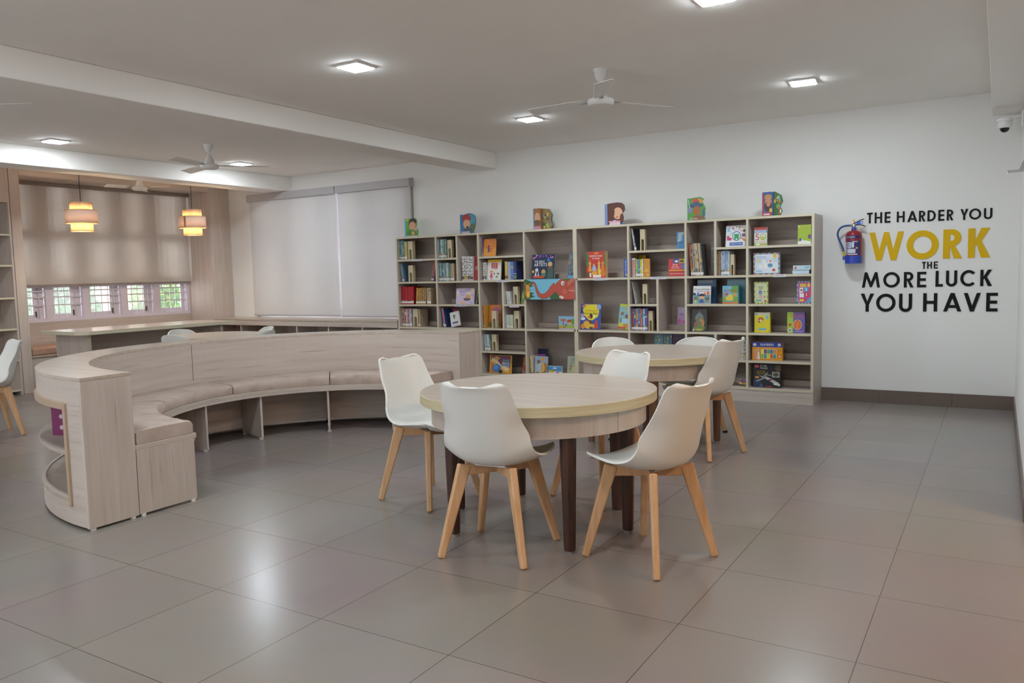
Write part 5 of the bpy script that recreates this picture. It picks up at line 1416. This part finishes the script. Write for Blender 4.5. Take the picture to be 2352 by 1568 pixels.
board_book(-6.305, -6.095, .235, '#5FA83E', [(0, 0), (1, 0), (.92, .1), (.98, .25), (.95, .4), (.82, .5), (.9, .7), (.86, .9), (.7, 1), (.45, .96), (.1, .98), (0, .98)],
    [('r', 0, .02, .1, .96, '#4FB4D8'), ('e', .62, .82, .28, .15, '#3E2B22'), ('e', .46, .66, .16, .16, '#3E2B22'), ('e', .58, .58, .24, .22, '#D8A07A'), ('e', .84, .4, .1, .1, '#B8A0B0'), ('poly', [(.12, .06), (.9, .06), (.84, .3), (.5, .4), (.2, .36)], '#4F8A34'), ('e', .62, .2, .12, .1, '#D8A07A'), ('e', .2, .9, .12, .05, '#D8C23A'), ('r', .12, 0, .9, .08, '#D6D2D8'), ('t', 'story time', .5, .06, .6, .05, '#5A4A8A')],
    'shaped board book with dark brown hair and green dress, leftmost on the shelf top')
board_book(-5.464, -5.24, .24, '#3F7A9E', [(0, 0), (.9, 0), (.84, .12), (.95, .35), (1, .6), (.96, .85), (.82, .96), (.62, 1), (.4, .98), (.25, .94), (0, .96)],
    [('r', 0, .02, .14, .94, '#3A6FA8'), ('e', .78, .7, .2, .25, '#4A94A4'), ('e', .8, .3, .16, .2, '#5F6A3A'), ('e', .42, .76, .28, .2, '#A8332E'), ('e', .42, .48, .22, .22, '#D2A07E'), ('e', .46, .32, .08, .06, '#4A3024'), ('e', .58, .86, .05, .04, '#4A7AA0'), ('poly', [(.1, .04), (.8, .04), (.7, .26), (.3, .28)], '#4A5A6A'), ('r', .08, .02, .6, .12, '#D8CCD8'), ('t', 'sea tales', .34, .07, .44, .06, '#8A4A7A')],
    'shaped board book with a red cap, second from left on the shelf top')
board_book(-4.466, -4.36, .238, '#8A5F3E', [(0, 0), (1, 0), (1, .96), (.7, 1), (0, .96)],
    [('r', 0, .02, .12, .94, '#6FA0C4'), ('e', .5, .8, .4, .18, '#9A6A3A'), ('e', .52, .56, .34, .24, '#D2A080'), ('e', .5, .34, .4, .12, '#6A5040'), ('r', .1, .02, .9, .16, '#C88A9A')],
    'shaped board book standing half open with brown front, third on the shelf top', (['#8A6A3A', '#5F84B0', '#6FA040'], [(0, 0), (1.0, 0), (1.08, .2), (1.0, .45), (1.06, .7), (.9, .95), (.4, 1), (0, 1)], 3, -.5), 30)
board_book(-3.588, -3.36, .238, '#5A2E22', [(0, 0), (1, 0), (.9, .1), (.94, .3), (.88, .5), (1, .65), (.98, .85), (.85, .97), (.6, 1), (.2, .97), (.04, .94), (0, .8)],
    [('r', 0, .02, .14, .95, '#7A94C0'), ('e', .62, .72, .34, .26, '#5F3226'), ('e', .66, .52, .24, .26, '#E2B08E'), ('e', .36, .6, .14, .3, '#5F3226'), ('e', .86, .3, .1, .2, '#5F3226'), ('poly', [(.2, .02), (.8, .02), (.74, .16), (.5, .24), (.28, .16)], '#E0C8CC'), ('poly', [(.84, .02), (1, .02), (.9, .14)], '#3A7AC0'), ('e', .62, .36, .06, .02, '#B8384A'), ('r', .2, .14, .44, .2, '#D8A0B4'), ('r', .5, .14, .78, .2, '#D8A0B4')],
    'shaped board book with long brown hair, fourth from left on the shelf top')
board_book(-2.682, -2.495, .232, '#4F9A3E', [(0, 0), (1, 0), (.92, .14), (.86, .34), (1, .46), (.94, .6), (.8, .8), (.9, .9), (.7, 1), (.4, .98), (0, .95)],
    [('e', .55, .82, .3, .12, '#D89A2E'), ('e', .46, .8, .18, .14, '#C84A3A'), ('e', .46, .64, .4, .09, '#34506A'), ('e', .5, .68, .24, .12, '#3E5C78'), ('e', .52, .42, .2, .2, '#A8642E'), ('e', .15, .46, .12, .12, '#8A84B0'), ('st', [(.05, .9), (.14, .55)], .004, '#C8C4D0'), ('e', .6, .1, .36, .12, '#8A5A34'), ('e', .9, .3, .08, .2, '#3E6A7A'), ('t', 'tall tales', .34, .1, .44, .08, '#E4E0DC')],
    'shaped board book with a feathered blue hat, fifth from left on the shelf top')
board_book(-1.946, -1.845, .232, '#34509A', [(0, 0), (1, 0), (1, .98), (.7, 1), (0, .96)],
    [('r', 0, .02, .14, .94, '#A8343A'), ('e', .55, .78, .34, .12, '#B88A4A'), ('e', .55, .56, .3, .24, '#C8875A'), ('e', .55, .4, .34, .2, '#3E2A20'), ('e', .58, .5, .18, .1, '#C8875A'), ('e', .8, .24, .14, .1, '#D8B03A'), ('r', .1, .02, .9, .18, '#A83A3E'), ('r', .14, .06, .7, .12, '#D8CCD0')],
    'shaped board book standing half open with blue front, rightmost on the shelf top', (['#3A6A34', '#7A9A3A', '#4A8AB8'], [(0, 0), (.85, 0), (.95, .2), (.86, .4), (.98, .6), (.9, .85), (.6, 1), (0, 1)], 3, -.5), 28)

# clear bags of toys on the bottom shelf
for k, (x, c, nm) in enumerate(((-2.26, '#D6CC1E', 'yellow'), (-2.135, '#B06AB8', 'purple'))):
    t = thing('toy_bag', 'clear plastic bag of %s toy pieces on the bottom shelf' % nm, 'bag', (x, 7.75, SZ[6] + .001))
    rn = random.Random(k + 3)
    v, f = [], []
    nn, mm = 14, 8
    for i in range(mm + 1):
        a = PI * i / mm
        for j in range(nn):
            b = 2 * PI * j / nn
            q = 1 + rn.uniform(-.12, .12)
            v.append((.056 * math.sin(a) * math.cos(b) * q, .05 * math.sin(a) * math.sin(b) * q, max(0, .055 - .055 * math.cos(a) * (1.25 if i > mm / 2 else 1))))
    for i in range(mm):
        for j in range(nn):
            f.append((i * nn + j, i * nn + (j + 1) % nn, (i + 1) * nn + (j + 1) % nn, (i + 1) * nn + j))
    MB().add(v, f).build('bag_film', PLASTIC, t, True)
    for q in range(9):
        px, py, pz = rn.uniform(-.036, .036), rn.uniform(-.025, .025), rn.uniform(.018, .05)
        MB().lathe([(.0, -.014), (.012, -.010), (.017, 0), (.012, .010), (.0, .014)], (px, py, pz), 10).build('toy_piece', flat(c if q % 3 else {0: '#E2DC5A', 1: '#D8C84A'}[k], .4), t, True)
# ------------------------------------------------------------------ lettering on the wall
def letter_paths(ch, W, H, t):
    """outline and holes of a geometric capital in a W x H box"""
    def arc(cx, cy, rx, ry, a0, a1, n=22):
        return [(cx + rx * math.cos(R(a0 + (a1 - a0) * k / n)), cy + ry * math.sin(R(a0 + (a1 - a0) * k / n))) for k in range(n + 1)]
    if ch == 'T':
        return [[(0, H), (0, H - t), ((W - t) / 2, H - t), ((W - t) / 2, 0), ((W + t) / 2, 0), ((W + t) / 2, H - t), (W, H - t), (W, H)]]
    if ch == 'H':
        m0, m1 = (H - t) / 2, (H + t) / 2
        return [[(0, 0), (t, 0), (t, m0), (W - t, m0), (W - t, 0), (W, 0), (W, H), (W - t, H), (W - t, m1), (t, m1), (t, H), (0, H)]]
    if ch == 'E':
        m0, m1 = (H - t) / 2, (H + t) / 2
        return [[(0, 0), (W, 0), (W, t), (t, t), (t, m0), (W * .95, m0), (W * .95, m1), (t, m1), (t, H - t), (W, H - t), (W, H), (0, H)]]
    if ch == 'L':
        return [[(0, 0), (W, 0), (W, t), (t, t), (t, H), (0, H)]]
    if ch in 'AV':
        a, b = t * .55, t * 1.12
        k = (W / 2 - a) / H
        xi = lambda y: b + y * k
        ya = (W / 2 - b) / k
        y1, y2 = .19 * H, .19 * H + t * .95
        if ch == 'A':
            return [[(0, 0), (b, 0), (xi(y1), y1), (W - xi(y1), y1), (W - b, 0), (W, 0), (W / 2 + a, H), (W / 2 - a, H)], [(xi(y2), y2), (W - xi(y2), y2), (W / 2, ya)]]
        return [[(0, H), (b, H), (W / 2, H - ya), (W - b, H), (W, H), (W / 2 + a, 0), (W / 2 - a, 0)]]
    if ch == 'W':
        q = [(0, 1), (.165, 1), (.297, .37), (.43, 1), (.57, 1), (.703, .37), (.835, 1), (1, 1), (.79, 0), (.63, 0), (.5, .62), (.37, 0), (.21, 0)]
        return [[(x * W, y * H) for x, y in q]]
    if ch == 'M':
        q = [(0, 0), (.15, 1), (.29, 1), (.5, .36), (.71, 1), (.85, 1), (1, 0), (.845, 0), (.755, .62), (.55, .02), (.45, .02), (.245, .62), (.155, 0)]
        return [[(x * W, y * H) for x, y in q]]
    if ch == 'Y':
        b = t * 1.15
        return [[(0, H), (b, H), (W / 2, .56 * H), (W - b, H), (W, H), ((W + t) / 2, .40 * H), ((W + t) / 2, 0), ((W - t) / 2, 0), ((W - t) / 2, .40 * H)]]
    if ch == 'K':
        return [[(0, 0), (t, 0), (t, .38 * H), (t + .08 * W, .47 * H), (W - t * 1.32, 0), (W, 0), (t + .36 * (W - t) + .04 * W, .56 * H), (W - .03 * W, H), (W - .03 * W - t * 1.25, H), (t, .58 * H), (t, H), (0, H)]]
    if ch == 'O':
        return [arc(W / 2, H / 2, W / 2, H / 2, 0, 360, 56)[:-1], arc(W / 2, H / 2, W / 2 - t, H / 2 - t, 0, 360, 56)[:-1]]
    if ch == 'C':
        o = arc(W * .52, H / 2, W * .52, H / 2, 42, 318, 40)
        i = arc(W * .52, H / 2, W * .52 - t, H / 2 - t, 318, 42, 40)
        return [o + i]
    if ch == 'D':
        c = W * .38
        return [[(0, 0), (c, 0)] + arc(c, H / 2, W - c, H / 2, -90, 90) + [(0, H)], [(t, t), (c, t)] + arc(c, H / 2, W - c - t, H / 2 - t, -90, 90) + [(t, H - t)]]
    if ch == 'U':
        r = W / 2
        return [[(0, H), (0, r)] + arc(r, r, r, r, 180, 360) + [(W, H), (W - t, H), (W - t, r)] + arc(r, r, r - t, r - t, 360, 180) + [(t, H)]]
    if ch == 'R':
        rb = .29 * H
        cx, cy = max(W - rb - .06 * W, t), H - rb
        rx = W * .94 - cx
        return [[(0, 0), (t, 0), (t, H - 2 * rb), (W * .36, H - 2 * rb), (W - t * 1.2, 0), (W, 0), (W * .60, H - 2 * rb + .03 * H)] + arc(cx, cy, rx, rb, -62, 90, 18) + [(0, H)], [(t, H - 2 * rb + t * .92), (cx, H - 2 * rb + t * .92)] + arc(cx, cy, rx - t, rb - t * .92, -90, 90, 16) + [(t, H - t * .92)]]
def letter_mesh(paths, depth):
    cu = bpy.data.curves.new('l', 'CURVE')
    cu.dimensions = '2D'
    cu.fill_mode = 'BOTH'
    cu.extrude = depth / 2
    for p in paths:
        s = cu.splines.new('POLY')
        s.points.add(len(p) - 1)
        for q, (x, y) in zip(s.points, p):
            q.co = (x, y, 0, 1)
        s.use_cyclic_u = True
    o = bpy.data.objects.new('l', cu)
    col.objects.link(o)
    me = bpy.data.meshes.new_from_object(o)
    bpy.data.objects.remove(o)
    bpy.data.curves.remove(cu)
    return me
INK = flat('#121214', .6, 0.0, .2)
GOLD = flat('#D8AE00', .55, 0.0, .25)
words = {}
for wd, ch, x0, x1, z0, z1 in LETTERS:
    words.setdefault(wd, []).append((ch, x0, x1, z0, z1))
WL = {'THE': 'first black word of the wall motto in the top line', 'HARDER': 'middle black word of the top line of the wall motto', 'YOU': 'last black word of the top line of the wall motto',
      'WORK': 'big yellow word of the wall motto', 'the': 'smallest black word in the middle of the wall motto', 'MORE': 'black word under the extinguisher side of the yellow word',
      'LUCK': 'black word right in the line below the small word', 'you': 'black word at bottom left of the wall motto', 'HAVE': 'black word at bottom right of the wall motto'}
for wd, L_ in words.items():
    x0 = min(q[1] for q in L_)
    z0 = min(q[3] for q in L_)
    t = thing('wall_lettering', WL[wd], 'wall lettering', (x0, YW, z0), 0, 'words of the wall motto')
    for ch, a, b, c, d in L_:
        H = d - c
        me = letter_mesh(letter_paths(ch.upper(), b - a, H, H * (.205 if wd == 'WORK' else .165)), .006)
        me.name = 'letter'
        me.materials.append(GOLD if wd == 'WORK' else INK)
        o = bpy.data.objects.new('letter', me)
        col.objects.link(o)
        o.parent = t
        o.rotation_euler = (PI / 2, 0, 0)
        o.location = (a - x0, -.0036, c - z0)

# ------------------------------------------------------------------ fire extinguisher
fx, fy, fz = -1.162, YW - .086, 1.305
fe = thing('fire_extinguisher', 'red and blue fire extinguisher hanging on the wall beside the motto', 'fire extinguisher', (fx, fy, fz))
MB().lathe([(.071, .065), (.071, .258), (.069, .272), (.060, .288), (.045, .298), (.022, .304), (.02, .31)], n=40).build('cylinder', flat('#8E1F2B', .3), fe, True)
MB().lathe([(.060, .0), (.0725, .0), (.0725, .070), (.070, .070)], n=40).build('base_band', flat('#2B46B0', .4), fe, True)
MB().lathe([(.019, .302), (.021, .312), (.019, .325), (.016, .335)], n=20).build('neck', flat('#2E4FB4', .4), fe, True)
MB().lathe([(.017, .333), (.019, .342), (.018, .358), (.012, .366)], n=20).build('valve', METAL, fe, True)
MB().tube([(-.012, 0, .362), (.02, -.002, .378), (.06, -.002, .398), (.086, -.002, .404)], .005, 8).build('lever', BLACK, fe, True)
MB().tube([(-.005, 0, .352), (.04, -.002, .356), (.075, -.002, .349), (.096, -.002, .338)], .005, 8).build('carry_handle', BLACK, fe, True)
MB().prism([(.018, .358), (.058, .360), (.062, .372), (.05, .388), (.03, .380)], -.012, -.008).build('safety_tag', flat('#2F5CC4', .4), fe)
MB().lathe([(.008, -.003), (.014, -.003), (.014, .003), (.008, .003), (.008, -.003)], n=20, caps=False).build('pin_ring', flat('#4A74D0', .4), fe, True).matrix_local = Matrix.Translation((.066, -.01, .374)) @ Matrix.Rotation(PI / 2, 4, 'X')
MB().prism([(.0, .375), (.012, .378), (.004, .405), (-.008, .401)], -.014, -.011).build('seal_strip', flat('#D9A21E', .5), fe)
hp = [(-.016, 0, .350), (-.05, -.004, .352), (-.09, -.006, .346), (-.12, -.006, .328), (-.137, -.006, .295), (-.138, -.006, .262), (-.125, -.006, .222), (-.105, -.008, .178), (-.09, -.010, .135), (-.084, -.012, .108)]
sm = []
for i in range(len(hp) - 1):
    p0, p1, p2, p3 = [Vector(hp[max(0, min(len(hp) - 1, j))]) for j in (i - 1, i, i + 1, i + 2)]
    for k in range(5):
        t = k / 5
        sm.append(tuple(.5 * ((2 * p1) + (p2 - p0) * t + (2 * p0 - 5 * p1 + 4 * p2 - p3) * t * t + (3 * p1 - p0 - 3 * p2 + p3) * t ** 3)))
sm.append(hp[-1])
MB().tube(sm, .0085, 12).build('hose', flat('#1F4E8E', .45), fe, True)
MB().tube([(-.014, 0, .350), (-.034, -.002, .352)], .0105, 12).build('hose_ferrule', flat('#8E8A6A', .4, .6), fe, True)
MB().tube([(-.085, -.012, .112), (-.078, -.014, .078)], .0095, 12, r1=.011).build('nozzle', flat('#C9B81E', .4), fe, True)
MB().box(-.092, -.066, -.02, .01, .035, .07).build('hose_clip', flat('#2C45A4', .4), fe, bevel=.003)
MB().box(-.02, .02, .060, .0855, .20, .26).build('wall_hook', METAL, fe)
def wrap(u0, u1, z0, z1, r, c, nm, n=14):
    v, f = [], []
    for k in range(n + 1):
        a = (u0 + (u1 - u0) * k / n) / .071
        v += [(r * math.sin(a), -r * math.cos(a), z0), (r * math.sin(a), -r * math.cos(a), z1)]
        if k:
            f.append((2 * k - 2, 2 * k, 2 * k + 1, 2 * k - 1))
    return MB().add(v, f).build(nm, flat(c, .4), fe, True)
def wrap_text(txt, uc, zc, wd, h, r, c, rot=False):
    vs, fs, a0, a1, b0, b1 = text_shape(txt)
    v = []
    for p in vs:
        q, s = (p[0] - (a0 + a1) / 2) / (a1 - a0) * wd, (p[1] - (b0 + b1) / 2) / (b1 - b0) * h
        u, z = (uc - s, zc + q) if rot else (uc + q, zc + s)
        a = u / .071
        v.append((r * math.sin(a), -r * math.cos(a), z))
    MB().add(v, fs).build('label_text', flat(c, .4), fe)
rr_ = .0714
wrap(-.085, .07, .228, .256, rr_, '#2A2C66', 'label_band')
wrap_text('POWDER', -.02, .242, .082, .014, rr_ + .0006, '#D8D6DE')
wrap(-.09, .07, .075, .208, rr_, '#2C2E6A', 'label')
wrap(-.086, -.060, .080, .200, rr_ + .0004, '#DCD8DC', 'label_strip')
wrap_text('Attack Fire', -.073, .138, .108, .013, rr_ + .0008, '#A8243A', True)
for q in ((-.05, -.012, .140, .196), (-.008, .014, .146, .194), (-.052, .026, .096, .134), (-.05, .044, .080, .090), (.0, .045, .196, .204)):
    wrap(*q, rr_ + .0005, '#C8CCDA', 'label_panel')
for q in ((-.044, -.03, .102, .120),):
    pass
for k in range(3):
    wrap(-.044, -.02, .150 + .014 * k, .158 + .014 * k, rr_ + .0009, '#6A7AA8', 'label_print', 6)
MB().lathe([(.011, -.001), (.011, .001)], n=18).build('seal_tag', flat('#C49A62', .5), fe).matrix_local = Matrix.Translation((.036, -.0655, .142)) @ Matrix.Rotation(R(30), 4, 'Z') @ Matrix.Rotation(PI / 2, 4, 'X')

# ------------------------------------------------------------------ dome camera and bracket on the right wall
dc = thing('security_camera', 'white dome security camera below the beam in the right corner', 'camera', (.005, 7.70, 2.44))
MB().lathe([(.056, .0), (.058, -.012), (.056, -.02)], n=32).build('mount_ring', WHITE, dc, True)
MB().lathe([(.050, -.02), (.052, -.05), (.046, -.07), (.036, -.074)], n=32).build('housing', WHITE, dc, True)
MB().lathe([(.035, -.072), (.033, -.085), (.025, -.098), (.012, -.106), (.001, -.108)], n=28).build('lens_dome', flat('#15171C', .1), dc, True)
MB().box(-.03, XR - .006, -.022, .022, .0, .014).build('mount_arm', WHITE, dc, bevel=.004)
MB().box(XR - .02, XR - .0055, -.04, .04, -.08, .05).build('wall_plate', WHITE, dc, bevel=.004)
br = thing('wall_bracket', 'small metal wall bracket at the right picture edge', 'bracket', (XR, 7.0, 1.95))
MB().box(-.105, -.002, -.012, .012, -.008, -.002).box(-.105, -.002, -.012, -.008, -.002, .008).build('arm', METAL, br, bevel=.001)
MB().prism([(-.036, -.001), (-.002, -.001), (-.002, .085)], -.01, .01).build('gusset', flat('#A69C98', .5), br)
MB().lathe([(.006, -.014), (.006, .014)], (-.10, 0, -.001), 12).build('end_screw', METAL, br)
